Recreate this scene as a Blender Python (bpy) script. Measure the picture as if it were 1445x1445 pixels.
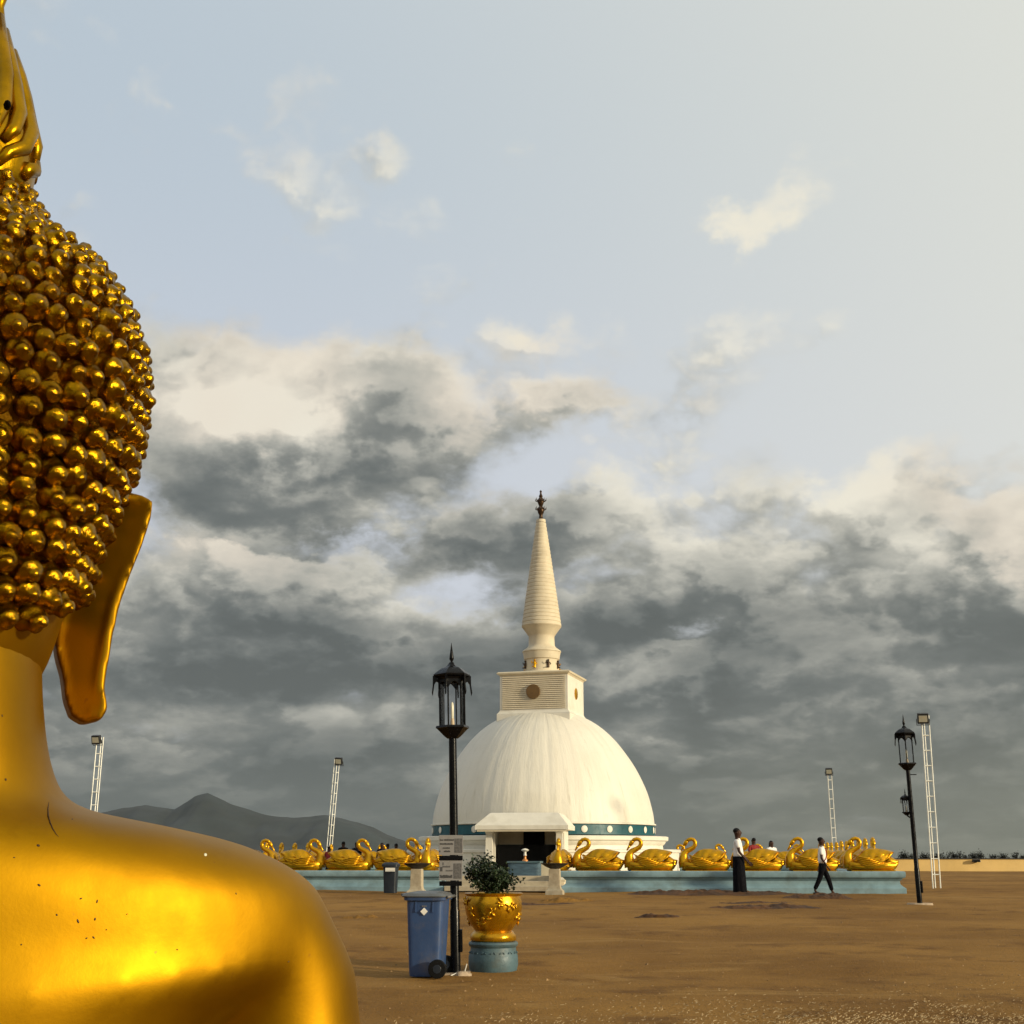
import bpy, bmesh, math, random
from mathutils import Vector, Matrix, noise

for o in list(bpy.data.objects):
    bpy.data.objects.remove(o)
S = bpy.context.scene
COL = S.collection
rnd = random.Random(11)
PI = math.pi
R = math.radians
sin, cos, tan, atan, atan2, sqrt = math.sin, math.cos, math.tan, math.atan, math.atan2, math.sqrt

# ------------------------------------------------------------------ camera
FPX, CXY, PITCH, CAMZ = 1854.0, 722.5, R(14.65), 1.68
cam = bpy.data.cameras.new('camera')
cam.sensor_width = 36
cam.lens = 36 * FPX / 1445
cam.clip_start = 0.05
cam.clip_end = 40000
camo = bpy.data.objects.new('camera', cam)
COL.objects.link(camo)
camo.location = (0, 0, CAMZ)
camo.rotation_euler = (PI / 2 + PITCH, 0, 0)
S.camera = camo


def ray(px, py):
    u, v = (px - CXY) / FPX, -(py - CXY) / FPX
    return Vector((u, cos(PITCH) - v * sin(PITCH), sin(PITCH) + v * cos(PITCH)))


def at(px, py, Y):
    d = ray(px, py)
    return Vector((d.x * Y / d.y, Y, CAMZ + d.z * Y / d.y))


def zat(py, Y):
    return at(CXY, py, Y).z


def xat(px, Y, z=0.8):
    zc = Y * cos(PITCH) + (z - CAMZ) * sin(PITCH)
    return (px - CXY) / FPX * zc


def ground0(y):
    t = 38.0
    if y < t - 6:
        return .0194 * y
    if y < t + 6:
        a = (y - t + 6) / 12
        return .0194 * (t - 6) + .0194 * 12 * (a - a * a / 2)
    return .0194 * t


# ------------------------------------------------------------------ sky, sun
SUN_AZ, SUN_EL = R(180 - 61), R(13)          # clockwise from +Y
sunvec = Vector((sin(SUN_AZ) * cos(SUN_EL), cos(SUN_AZ) * cos(SUN_EL), sin(SUN_EL)))
sun = bpy.data.lights.new('sun', 'SUN')
sun.energy = 4.4
sun.angle = R(3)
sun.color = (1.0, .86, .60)
suno = bpy.data.objects.new('sun', sun)
COL.objects.link(suno)
suno.rotation_euler = sunvec.to_track_quat('Z', 'Y').to_euler()

S.view_settings.view_transform = 'Standard'
S.view_settings.look = 'None'
S.view_settings.gamma = 1
S.view_settings.exposure = 0
S.view_settings.use_curve_mapping = False


class E:
    """tiny expression wrapper round shader node sockets"""
    nt = None

    def __init__(self, s):
        self.s = s

    @staticmethod
    def m(op, *a, clamp=False):
        n = E.nt.nodes.new('ShaderNodeMath')
        n.operation = op
        n.use_clamp = clamp
        for i, v in enumerate(a):
            E.put(n.inputs[i], v)
        return E(n.outputs[0])

    @staticmethod
    def v(op, *a):
        n = E.nt.nodes.new('ShaderNodeVectorMath')
        n.operation = op
        for i, v in enumerate(a):
            if op == 'SCALE' and i == 1:
                E.put(n.inputs['Scale'], v)
            else:
                E.put(n.inputs[i], v)
        return E(n.outputs['Value'] if op in ('DOT_PRODUCT', 'LENGTH', 'DISTANCE') else n.outputs[0])

    @staticmethod
    def put(sock, v):
        if isinstance(v, E):
            E.nt.links.new(v.s, sock)
        elif hasattr(v, 'links'):
            E.nt.links.new(v, sock)
        else:
            sock.default_value = v

    def __add__(s, o): return E.m('ADD', s, o)
    def __radd__(s, o): return E.m('ADD', s, o)
    def __sub__(s, o): return E.m('SUBTRACT', s, o)
    def __rsub__(s, o): return E.m('SUBTRACT', o, s)
    def __mul__(s, o): return E.m('MULTIPLY', s, o)
    def __rmul__(s, o): return E.m('MULTIPLY', s, o)
    def __truediv__(s, o): return E.m('DIVIDE', s, o)


def ss(x, a, b, lo=0.0, hi=1.0, kind='SMOOTHSTEP'):
    n = E.nt.nodes.new('ShaderNodeMapRange')
    n.interpolation_type = kind
    E.put(n.inputs[0], x)
    for i, v in enumerate((a, b, lo, hi)):
        E.put(n.inputs[i + 1], v)
    return E(n.outputs[0])


def mixc(f, a, b, mode='MIX'):
    n = E.nt.nodes.new('ShaderNodeMix')
    n.data_type = 'RGBA'
    n.blend_type = mode
    E.put(n.inputs[0], f)
    for i, v in ((6, a), (7, b)):
        if isinstance(v, tuple) and len(v) == 3:
            v = v + (1,)
        E.put(n.inputs[i], v)
    return E(n.outputs[2])


def noi(vec, scale, detail=4, rough=.5, dist=0, lac=2.0):
    n = E.nt.nodes.new('ShaderNodeTexNoise')
    E.put(n.inputs['Vector'], vec)
    n.inputs['Scale'].default_value = scale
    n.inputs['Detail'].default_value = detail
    n.inputs['Roughness'].default_value = rough
    n.inputs['Distortion'].default_value = dist
    n.inputs['Lacunarity'].default_value = lac
    return E(n.outputs[0])


def comb(x, y, z):
    n = E.nt.nodes.new('ShaderNodeCombineXYZ')
    for i, v in enumerate((x, y, z)):
        E.put(n.inputs[i], v)
    return E(n.outputs[0])


def sep(v):
    n = E.nt.nodes.new('ShaderNodeSeparateXYZ')
    E.put(n.inputs[0], v)
    return [E(n.outputs[i]) for i in range(3)]


def lin(r, g, b):
    f = lambda c: (c / 255 / 12.92) if c / 255 <= .04045 else ((c / 255 + .055) / 1.055) ** 2.4
    return (f(r), f(g), f(b))


world = bpy.data.worlds.new('World')
S.world = world
world.use_nodes = True
nt = world.node_tree
nt.nodes.clear()
E.nt = nt
tc = nt.nodes.new('ShaderNodeTexCoord')
D = E.v('NORMALIZE', tc.outputs['Generated'])
dx, dy, dz = sep(D)
az = E.m('ARCTAN2', dx, dy)
el = E.m('ARCSINE', dz)

# clouds: (px, py, half width, half height, how much denser the cloud layer is there)
CLOUDS = [
    (345, 600, 75, 42, .34), (300, 660, 130, 50, .20), (430, 700, 150, 55, .25), (520, 650, 130, 60, .12),
    (560, 535, 100, 38, .24), (330, 500, 140, 45, .20), (450, 560, 120, 45, .12), (700, 600, 90, 40, .10), (632, 765, 48, 28, .28), (660, 605, 50, 20, .13),
    (880, 690, 85, 45, .28), (800, 572, 62, 24, .22), (790, 735, 70, 22, .2), (755, 480, 60, 22, .14),
    (600, 350, 120, 40, .065), (715, 350, 45, 28, .08), (1130, 258, 60, 38, .34), (1055, 365, 26, 50, .17), (1075, 300, 40, 30, .20), (1130, 400, 90, 40, -.12),
    (1240, 700, 40, 40, .14), (1400, 760, 75, 50, .24), (1150, 850, 240, 75, .12), (1430, 830, 90, 40, .1),
    (850, 870, 120, 60, .08), (330, 880, 240, 60, .12), (560, 930, 240, 45, .1), (300, 790, 90, 45, .17), (540, 830, 60, 40, .12),
    (200, 45, 200, 55, .11), (390, 100, 60, 60, .03), (530, 80, 30, 50, .05), (1180, 960, 300, 60, .12), (1000, 800, 90, 40, .1),
    (520, 765, 80, 26, -.22), (610, 855, 80, 26, -.26), (330, 745, 80, 14, -.12), (920, 620, 220, 30, -.1), (985, 885, 45, 16, -.25), (700, 690, 80, 34, -.16), (850, 800, 60, 20, -.10),
    (860, 930, 50, 24, -.06), (1100, 640, 180, 50, -.1), (700, 820, 60, 30, -.15)]
BRIGHT = [(345, 598, 80, 42, .95), (1125, 255, 70, 45, .8), (300, 790, 80, 42, .7), (875, 1018, 48, 20, .75), (860, 940, 60, 26, .55),
          (1400, 750, 60, 40, .65), (900, 690, 60, 35, .3), (560, 840, 50, 35, .35), (1240, 690, 40, 40, .5), (620, 1000, 50, 18, .3),
          (220, 1020, 60, 14, .25), (180, 60, 260, 80, .35), (1050, 370, 40, 70, .6), (600, 360, 160, 60, .3), (755, 480, 60, 22, .5),
          (560, 990, 60, 18, .25), (970, 790, 60, 30, .2), (1260, 985, 120, 40, .18)]
SHADE = [(420, 700, 150, 34, .5), (560, 900, 260, 40, .45), (632, 775, 50, 24, .5), (260, 720, 60, 30, .3), (1410, 840, 60, 24, .25),
         (1090, 1010, 260, 26, .4), (300, 960, 220, 26, .4), (1080, 860, 200, 22, .3), (560, 545, 90, 30, .35), (900, 700, 80, 30, .25),
         (800, 575, 70, 24, .35), (1250, 920, 220, 22, .3), (300, 1055, 200, 16, .25)]


def angpos(px, py):
    d = ray(px, py).normalized()
    return math.atan2(d.x, d.y), math.asin(d.z)


def blobs(q, lst):
    acc = None
    for px, py, rx, ry, a in lst:
        A, El = angpos(px, py)
        ix, iy = FPX / rx / 1.45, FPX / ry / 1.45
        n = nt.nodes.new('ShaderNodeVectorMath')
        n.operation = 'MULTIPLY_ADD'
        E.put(n.inputs[0], q)
        n.inputs[1].default_value = (ix, iy, 0)
        n.inputs[2].default_value = (-A * ix, -El * iy, 0)
        d2 = E.v('DOT_PRODUCT', E(n.outputs[0]), E(n.outputs[0]))
        g = E.m('EXPONENT', d2 * -1.0)
        acc = g * a if acc is None else E.m('MULTIPLY_ADD', g, a, acc)
    return acc


def stretch(d):
    x, y, z = sep(d)
    return comb(x, y, E.m('POWER', E.m('MAXIMUM', z, 0.0), .7) * 1.45)


warp = noi(stretch(D), 9, 6, .62)
warp2 = noi(E.v('ADD', stretch(D), (3.1, 1.7, .4)), 9, 6, .62)
q = comb(az + (warp - .5) * .16, el + (warp2 - .5) * .10, 0.0)
SH = .011


def density(shift):
    if shift:
        Ds = E.v('ADD', D, tuple((Vector((.75, 0, .8)).normalized() * .016)))
        qs = E.v('ADD', q, (.012, .013, 0))
        e_ = el + .012
    else:
        Ds, qs, e_ = D, q, el
    v = stretch(Ds)
    n1 = noi(v, 8.5, 9, .51, .1)
    n2 = noi(E.v('ADD', v, (5, 2, 1)), 20, 5, .5)
    vo = nt.nodes.new('ShaderNodeTexVoronoi')
    vo.feature = 'F1'
    E.put(vo.inputs['Vector'], E.v('ADD', v, E.v('SCALE', comb(n1, n2, n1), .18)))
    vo.inputs['Scale'].default_value = 13
    vo.inputs['Detail'].default_value = 2
    vo.inputs['Roughness'].default_value = .55
    puff = (1.02 - E(vo.outputs['Distance'])) * .14
    base = n1 * .78 + n2 * .22 + puff
    bias = ss(e_, R(4), R(16), .30, .0) + ss(e_, R(17), R(28), .0, -.165)
    return base + bias + blobs(qs, CLOUDS)


d0, d1 = density(False), density(True)
alpha = ss(d0, .43, .70)
lit = ss(d0 - d1, -.06, .10)
bright = blobs(q, BRIGHT)
shade = blobs(q, SHADE)
soft = noi(E.v('MULTIPLY', stretch(D), (1, 1, 1.5)), 7.5, 8, .56, .2)
thick = ss(d0, .60, .92)
tone = .50 + lit * .31 - thick * .26 + bright * .58 - shade * .30 + (soft - .5) * .95 + ss(el, R(4), R(22), -.14, .12)
sx_ = E.v('DOT_PRODUCT', D, tuple(sunvec))           # toward the sun
sunside = ss(sx_, -.55, .9)
tone = tone + (sunside - .25) * .10
cr = nt.nodes.new('ShaderNodeValToRGB')
E.put(cr.inputs[0], tone)
cr.color_ramp.interpolation = 'B_SPLINE'
stops = [(0.0, lin(76, 82, 80)), (.22, lin(98, 104, 102)), (.42, lin(132, 134, 128)), (.62, lin(178, 177, 167)),
         (.82, lin(214, 210, 196)), (1.0, lin(244, 238, 220))]
for i, (p, c) in enumerate(stops):
    e_ = cr.color_ramp.elements[i] if i < 2 else cr.color_ramp.elements.new(p)
    e_.position = p
    e_.color = c + (1,)
cloudc = E(cr.outputs[0])

sky = nt.nodes.new('ShaderNodeTexSky')
sky.sky_type = 'NISHITA'
sky.sun_disc = False
sky.sun_elevation = SUN_EL
sky.sun_rotation = SUN_AZ
sky.altitude = 50
sky.air_density = 1.0
sky.dust_density = 1.5
sky.ozone_density = 1.5
nish = E.v('SCALE', E(sky.outputs[0]), .09)
veil = mixc(ss(el, R(10), R(34)), lin(210, 215, 226), lin(190, 204, 216))
veil = mixc(ss(el, R(36), R(85)), veil, lin(112, 140, 172))
veil = mixc(ss(sx_, -.62, .35), veil, lin(238, 237, 224))
clear = mixc(.9, nish, veil)
# low air: everything fades into a grey layer close to the horizon
pink = ss(noi(D, 4, 3, .5), .5, .65, 0, .22)
cloudc = mixc(E.m('MULTIPLY', pink, ss(tone, .5, .85)), cloudc, lin(226, 200, 178))
skyc = mixc(alpha * .95, clear, cloudc)
low = ss(el, R(-1), R(7.5), .85, 0)
skyc = mixc(low, skyc, mixc(ss(az, -.2, .45), lin(78, 86, 86), lin(102, 104, 90)))
bg = nt.nodes.new('ShaderNodeBackground')
E.put(bg.inputs[0], skyc)
bg.inputs[1].default_value = 1.0
out = nt.nodes.new('ShaderNodeOutputWorld')
nt.links.new(bg.outputs[0], out.inputs[0])
world.cycles.sampling_method = 'MANUAL'
world.cycles.sample_map_resolution = 512

S.cycles.use_denoising = True
S.cycles.max_bounces = 6
S.cycles.transparent_max_bounces = 12


# ------------------------------------------------------------------ materials
def mat(name, col, rough=.6, metal=0.0, var=.12, scale=6.0, bump=0.0, bscale=40.0, dirt=None, dirt_amt=.35, dscale=1.4, rvar=.1, coat=0, spec=.5, stretchv=None, coord='Object'):
    m = bpy.data.materials.new(name)
    m.use_nodes = True
    n = m.node_tree
    E.nt = n
    b = n.nodes['Principled BSDF']
    t = n.nodes.new('ShaderNodeTexCoord')
    v = E(t.outputs[coord])
    if stretchv:
        v = E.v('MULTIPLY', v, stretchv)
    f = noi(v, scale, 6, .6)
    lo = tuple(c * (1 - var) for c in col)
    hi = tuple(min(1, c * (1 + var)) for c in col)
    c = mixc(ss(f, .3, .7), lo, hi)
    if dirt:
        g = noi(E.v('ADD', v, (7, 3, 2)), dscale, 8, .65)
        c = mixc(ss(g, .5, .72, 0, dirt_amt), c, dirt)
    E.put(b.inputs['Base Color'], c)
    b.inputs['Metallic'].default_value = metal
    b.inputs['Specular IOR Level'].default_value = spec
    E.put(b.inputs['Roughness'], ss(noi(v, scale * 1.7, 4, .6), .3, .7, max(.02, rough - rvar), min(1, rough + rvar)))
    if coat:
        b.inputs['Coat Weight'].default_value = coat
        b.inputs['Coat Roughness'].default_value = .15
    if bump:
        bn = n.nodes.new('ShaderNodeBump')
        bn.inputs['Strength'].default_value = 1.0
        bn.inputs['Distance'].default_value = bump
        E.put(bn.inputs['Height'], noi(v, bscale, 6, .6))
        n.links.new(bn.outputs[0], b.inputs['Normal'])
    return m


def gold_statue():
    m = bpy.data.materials.new('gold_paint_statue')
    m.use_nodes = True
    n = m.node_tree
    E.nt = n
    b = n.nodes['Principled BSDF']
    v = E(n.nodes.new('ShaderNodeTexCoord').outputs['Object'])
    c = mixc(ss(noi(v, 2.2, 6, .6), .35, .7), (.28, .138, .0008), (.35, .178, .0012))
    # small dark specks and fine scratches
    sp = noi(v, 26, 2, .5)
    c = mixc(ss(sp, .735, .775, 0, .75), c, (.22, .10, .01))
    sp2 = noi(E.v('ADD', v, (4, 4, 4)), 9, 5, .7)
    c = mixc(ss(sp2, .60, .75, 0, .35), c, (.21, .10, .001))
    E.put(b.inputs['Base Color'], c)
    b.inputs['Metallic'].default_value = .93
    E.put(b.inputs['Roughness'], ss(noi(v, 5, 5, .6),     .3, .7, .46, .54))
    bn = n.nodes.new('ShaderNodeBump')
    bn.inputs['Distance'].default_value = .0028
    E.put(bn.inputs['Height'], noi(v, 4, 3, .45) + noi(v, 120, 3, .6) * .05)
    n.links.new(bn.outputs[0], b.inputs['Normal'])
    return m


M = {}
M['gold_body'] = gold_statue()
M['gold_curl'] = mat('gold_paint_curls', (.27, .140, .001), .20, .96, .2, 1.2, .0035, 1.4, dirt=(.14, .055, .004), dirt_amt=.5, dscale=.8, rvar=.05)
M['gold_scalp_shaded'] = mat('gold_paint_scalp_shaded', (.10, .045, .0005), .45, .95, .2, 14, .012, 38, dirt=(.06, .025, .002), dirt_amt=.8, dscale=9, rvar=.06)  # same gold, darkened to paint in the shade between the curls
M['gold_flame'] = mat('gold_paint_flame', (.33, .175, .001), .30, .95, .2, 14, .0015, 30, dirt=(.16, .07, .004), dirt_amt=.5, dscale=6, rvar=.06)
M['gold_swan'] = mat('gold_paint_swans', (.56, .285, .004), .36, .8, .12, 5, .004, 14, dirt=(.40, .2, .02), dirt_amt=.45, dscale=4)
M['gold_pot'] = mat('gold_paint_pot', (.55, .28, .006), .28, .8, .15, 8, .003, 20, dirt=(.30, .14, .02), dirt_amt=.6, dscale=4)
M['teal'] = mat('teal_paint', lin(126, 153, 162), .55, 0, .14, 3, .004, 25, dirt=(.12, .14, .12), dirt_amt=.6, dscale=1.2)
M['teal_dark'] = mat('dark_teal_pedestal_paint', lin(66, 90, 98), .55, 0, .18, 6, .004, 25, dirt=(.08, .08, .06), dirt_amt=.5, dscale=3)
M['band'] = mat('deep_teal_band_paint', (.0, .065, .085), .45, 0, .1, 4)
M['white'] = mat('white_wall_paint', (.66, .62, .53), .6, 0, .04, 3, .003, 30, dirt=(.42, .38, .29), dirt_amt=.4, dscale=1.1)
M['cream'] = mat('cream_plaster', (.58, .50, .36), .7, 0, .06, 3, .003, 30, dirt=(.35, .28, .18), dirt_amt=.4, dscale=1.5)
M['stone'] = mat('dull_stone_paint', (.40, .34, .24), .75, 0, .12, 4, .004, 25, dirt=(.2, .15, .09), dirt_amt=.6, dscale=2.5)  # duller, darker tone than the cream and white paints
M['yellow_wall'] = mat('ochre_wall_paint', (.62, .42, .15), .8, 0, .1, .4, .01, 8, dirt=(.3, .2, .08), dirt_amt=.5, dscale=.15)
M['bronze'] = mat('dark_bronze', (.06, .035, .02), .4, .8, .2, 8)
M['brown_disc'] = mat('brown_disc_paint', (.13, .07, .02), .6, .2, .15, 3)
M['iron'] = mat('black_iron_paint', (.003, .003, .0035), .30, 0, .25, 9, .001, 60, rvar=.08, spec=.16)
M['galv'] = mat('white_steel_paint', (.72, .72, .66), .5, .1, .08, 6, dirt=(.3, .25, .18), dirt_amt=.4, dscale=3)
M['dark_metal'] = mat('dark_metal', (.02, .02, .02), .5, .2, .2, 8)
M['lens'] = mat('floodlight_lens', (.55, .55, .45), .12, .3, .05, 8)
M['bin_blue'] = mat('blue_bin_plastic', (.028, .062, .155), .42, 0, .12, 3, .001, 40, dirt=(.14, .12, .09), dirt_amt=.35, dscale=3)
M['bin_lid'] = mat('blue_grey_lid_plastic', (.09, .10, .11), .5, 0, .12, 5, dirt=(.2, .15, .1), dirt_amt=.5, dscale=4)
M['bin_dark'] = mat('dark_bin_plastic', (.008, .013, .022), .5, 0, .12, 4)
M['rubber'] = mat('black_rubber', (.005, .005, .005), .7, 0, .2, 9, spec=.15)
M['paper'] = mat('white_label', (.75, .72, .64), .6, 0, .05, 9)
M['sign'] = mat('grey_sign_board', (.20, .19, .185), .55, 0, .06, 5, dirt=(.15, .14, .12), dirt_amt=.4, dscale=4)  # board grey lowered, so its colour carries the shade on the notices
M['print'] = mat('dark_print', (.045, .043, .042), .6, 0, .1, 12)
M['print2'] = mat('grey_print', (.085, .08, .078), .6, 0, .35, 55)
M['black'] = mat('matt_black', (.003, .003, .003), .8, 0, .2, 5, spec=.08)
M['skin'] = mat('brown_skin', (.045, .018, .010), .55, 0, .12, 12, spec=.25)
M['hair'] = mat('black_hair', (.005, .004, .004), .6, 0, .2, 30, spec=.15)
M['cloth_white'] = mat('white_cotton', (.78, .75, .72), .85, 0, .05, 7, .006, 14)
M['cloth_black'] = mat('black_cloth', (.004, .004, .006), .85, 0, .2, 7, .006, 14, spec=.08)
M['cloth_red'] = mat('red_cloth', (.20, .008, .008), .85, 0, .1, 7, .006, 14)
M['cloth_green'] = mat('dark_green_cloth', (.03, .05, .045), .85, 0, .1, 7)
M['cloth_navy'] = mat('dark_navy_cloth', (.006, .007, .011), .85, 0, .1, 7, spec=.1)
M['concrete'] = mat('sandy_concrete', (.36, .27, .18), .9, 0, .2, 9, .01, 30)
M['leaf'] = mat('dark_green_leaves', (.016, .030, .010), .45, 0, .5, 3, spec=.3)
M['leaf_far'] = mat('far_dark_foliage', (.010, .014, .008), .8, 0, .4, 1.2)
M['stem'] = mat('green_brown_stem', (.05, .045, .02), .7)
M['soil'] = mat('dug_dark_soil', (.062, .022, .0015), 1.0, 0, .45, 2.2, .03, 9)
M['straw'] = mat('dry_straw', (.33, .235, .115), .8, 0, .35, 1.0)
M['pebble'] = mat('pale_pebbles', (.22, .13, .05), .8, 0, .4, .8)
M['bulb'] = mat('bulb_frosted_white', (.80, .76, .55), .25, 0, .03, 8)
M['lampholder'] = mat('cream_lampholder', (.55, .42, .25), .5, 0, .05, 8)
M['stain'] = mat('brown_dirt_spot', (.035, .014, .001), .5, .3, .2, 20)
M['chip'] = mat('pale_primer_chip', (.55, .55, .40), .7, 0, .1, 8)


def glass_mat():
    m = bpy.data.materials.new('thin_lantern_glass')
    m.use_nodes = True
    n = m.node_tree
    n.nodes.clear()
    t = n.nodes.new('ShaderNodeBsdfTransparent')
    t.inputs[0].default_value = (.97, .97, .98, 1)
    g = n.nodes.new('ShaderNodeBsdfGlossy')
    g.inputs['Roughness'].default_value = .06
    fr = n.nodes.new('ShaderNodeFresnel')
    fr.inputs[0].default_value = 1.22
    mx = n.nodes.new('ShaderNodeMixShader')
    n.links.new(fr.outputs[0], mx.inputs[0])
    n.links.new(t.outputs[0], mx.inputs[1])
    n.links.new(g.outputs[0], mx.inputs[2])
    o = n.nodes.new('ShaderNodeOutputMaterial')
    n.links.new(mx.outputs[0], o.inputs[0])
    return m


M['glass'] = glass_mat()


def dome_mat():
    m = bpy.data.materials.new('white_dome_paint')
    m.use_nodes = True
    n = m.node_tree
    E.nt = n
    b = n.nodes['Principled BSDF']
    v = E(n.nodes.new('ShaderNodeTexCoord').outputs['Object'])
    x, y, z = sep(v)
    r = E.m('SQRT', x * x + y * y)
    u, w = x / r, y / r                              # streaks follow the meridians
    s1 = noi(comb(u * 1.0, w, z * .045), 9, 6, .62)
    s2 = noi(comb(u + 4, w, z * .03), 26, 4, .6)
    broad = noi(v, .5, 5, .6)
    c = mixc(ss(s1, .52, .72, 0, .22), (.66, .62, .53), (.45, .40, .30))
    c = mixc(ss(s2, .60, .70, 0, .3), c, (.36, .32, .23))
    c = mixc(ss(broad, .45, .7, 0, .3), c, (.52, .47, .37))
    c = mixc(ss(noi(v, 2.6, 7, .68), .60, .72, 0, .35), c, (.47, .44, .36))
    E.put(b.inputs['Base Color'], c)
    b.inputs['Roughness'].default_value = .55
    bn = n.nodes.new('ShaderNodeBump')
    bn.inputs['Distance'].default_value = .05
    E.put(bn.inputs['Height'], s1 * .7 + broad * .5)
    n.links.new(bn.outputs[0], b.inputs['Normal'])
    return m


M['dome'] = dome_mat()


def ground_mat():
    m = bpy.data.materials.new('brown_sandy_earth')
    m.use_nodes = True
    n = m.node_tree
    E.nt = n
    b = n.nodes['Principled BSDF']
    v = E(n.nodes.new('ShaderNodeTexCoord').outputs['Object'])
    a = noi(v, .22, 6, .6)
    c = mixc(ss(a, .35, .65), (.175, .083, .014), (.275, .142, .030))
    p = noi(E.v('ADD', v, (9, 0, 0)), 1.1, 8, .65)
    c = mixc(ss(p, .50, .70, 0, .75), c, (.105, .044, .007))
    w_ = noi(E.v('MULTIPLY', v, (.5, 1.6, 1)), .5, 7, .65, .6)
    c = mixc(ss(w_, .54, .66, 0, .5), c, (.33, .19, .055))
    f = noi(v, 30, 4, .7)
    c = mixc(ss(f, .56, .74, 0, .6), c, (.32, .18, .06))
    f2 = noi(E.v('ADD', v, (2, 5, 0)), 55, 3, .7)
    c = mixc(ss(f2, .58, .72, 0, .6), c, (.055, .028, .010))
    E.put(b.inputs['Base Color'], c)
    b.inputs['Roughness'].default_value = .95
    b.inputs['Specular IOR Level'].default_value = .2
    bn = n.nodes.new('ShaderNodeBump')
    bn.inputs['Distance'].default_value = .03
    E.put(bn.inputs['Height'], noi(v, 3, 8, .7) * 1.6 + noi(v, 24, 5, .7) * .5)
    n.links.new(bn.outputs[0], b.inputs['Normal'])
    return m


M['ground'] = ground_mat()
M['mountain'] = mat('far_forest_slope', (.008, .015, .016), .9, 0, .35, .004, 0, 1, dirt=(.018, .022, .018), dirt_amt=.6, dscale=.01)
M['plain'] = mat('far_plain', (.05, .06, .05), .9, 0, .3, .003)


# ------------------------------------------------------------------ mesh helpers
class MB:
    def __init__(s):
        s.v, s.f = [], []

    def add(s, vs, fs):
        o = len(s.v)
        s.v += [tuple(p) for p in vs]
        s.f += [tuple(i + o for i in f) for f in fs]
        return s

    def box(s, c, d, rot=0, taper=1.0):
        x, y, z = d[0] / 2, d[1] / 2, d[2] / 2
        vs = []
        for k, t in ((-1, 1), (1, taper)):
            for sx, sy in ((-1, -1), (1, -1), (1, 1), (-1, 1)):
                px, py = sx * x * t, sy * y * t
                vs.append((c[0] + px * cos(rot) - py * sin(rot), c[1] + px * sin(rot) + py * cos(rot), c[2] + k * z))
        return s.add(vs, [(3, 2, 1, 0), (4, 5, 6, 7), (0, 1, 5, 4), (1, 2, 6, 5), (2, 3, 7, 6), (3, 0, 4, 7)])

    def rings(s, rings, cap=True, closed=True):
        n = len(rings[0])
        vs = [p for r in rings for p in r]
        fs = []
        for i in range(len(rings) - 1):
            for j in range(n if closed else n - 1):
                k = (j + 1) % n
                fs.append((i * n + j, i * n + k, (i + 1) * n + k, (i + 1) * n + j))
        if cap:
            fs.append(tuple(reversed(range(n))))
            fs.append(tuple(range((len(rings) - 1) * n, len(rings) * n)))
        return s.add(vs, fs)

    def lathe(s, prof, seg=32, c=(0, 0, 0), cap=True, fn=None):
        rs = []
        for r, z in prof:
            ring = []
            for j in range(seg):
                a = 2 * PI * j / seg
                k = fn(a, z) if fn else 1
                ring.append((c[0] + r * k * cos(a), c[1] + r * k * sin(a), c[2] + z))
            rs.append(ring)
        return s.rings(rs, cap)

    def tube(s, pts, rad, seg=8, cap=True, flat=1.0, up=None):
        pts = [Vector(p) for p in pts]
        if not isinstance(rad, (list, tuple)):
            rad = [rad] * len(pts)
        rs = []
        ref = Vector(up) if up else None
        prev = None
        for i, p in enumerate(pts):
            t = (pts[min(i + 1, len(pts) - 1)] - pts[max(i - 1, 0)]).normalized()
            if ref is not None:
                a = ref
            elif prev is None:
                a = Vector((0, 0, 1)) if abs(t.z) < .9 else Vector((1, 0, 0))
            else:
                a = prev
            b = t.cross(a).normalized()
            a = b.cross(t).normalized()
            prev = a
            rs.append([p + (b * cos(2 * PI * j / seg) * flat + a * sin(2 * PI * j / seg)) * rad[i] for j in range(seg)])
        return s.rings(rs, cap)

    def ball(s, c, r, seg=12, rg=8):
        if not isinstance(r, (tuple, list)):
            r = (r, r, r)
        rs = []
        for i in range(rg + 1):
            a = PI * i / rg
            k = max(sin(a), .02)
            rs.append([(c[0] + r[0] * k * cos(2 * PI * j / seg), c[1] + r[1] * k * sin(2 * PI * j / seg), c[2] - r[2] * cos(a)) for j in range(seg)])
        return s.rings(rs)

    def xf(s, m):
        s.v = [tuple(m @ Vector(p)) for p in s.v]
        return s

    def mesh(s, name, m, smooth=False, bevel=0):
        me = bpy.data.meshes.new(name)
        me.from_pydata(s.v, [], s.f)
        me.validate()
        bm = bmesh.new()
        bm.from_mesh(me)
        bmesh.ops.recalc_face_normals(bm, faces=bm.faces)
        if bevel:
            bmesh.ops.bevel(bm, geom=list(bm.edges), offset=bevel, segments=2, affect='EDGES', profile=.6, clamp_overlap=True)
        bm.to_mesh(me)
        bm.free()
        if m:
            me.materials.append(m)
        if smooth:
            me.polygons.foreach_set('use_smooth', [True] * len(me.polygons))
            if smooth != 'all':
                me.set_sharp_from_angle(angle=R(smooth if smooth is not True else 38))
        return me

    def build(s, name, m, parent=None, smooth=False, loc=(0, 0, 0), bevel=0):
        return put(name, s.mesh(name, m, smooth, bevel), parent, loc)


def put(name, me, parent=None, loc=(0, 0, 0)):
    o = bpy.data.objects.new(name, me)
    COL.objects.link(o)
    o.parent = parent
    o.location = loc
    return o


def empty(name, loc, rz=0.0, label=None, cat=None, group=None):
    o = bpy.data.objects.new(name, None)
    COL.objects.link(o)
    o.empty_display_size = .2
    o.location = loc
    o.rotation_euler = (0, 0, rz)
    tag(o, label, cat, group)
    return o


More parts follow.
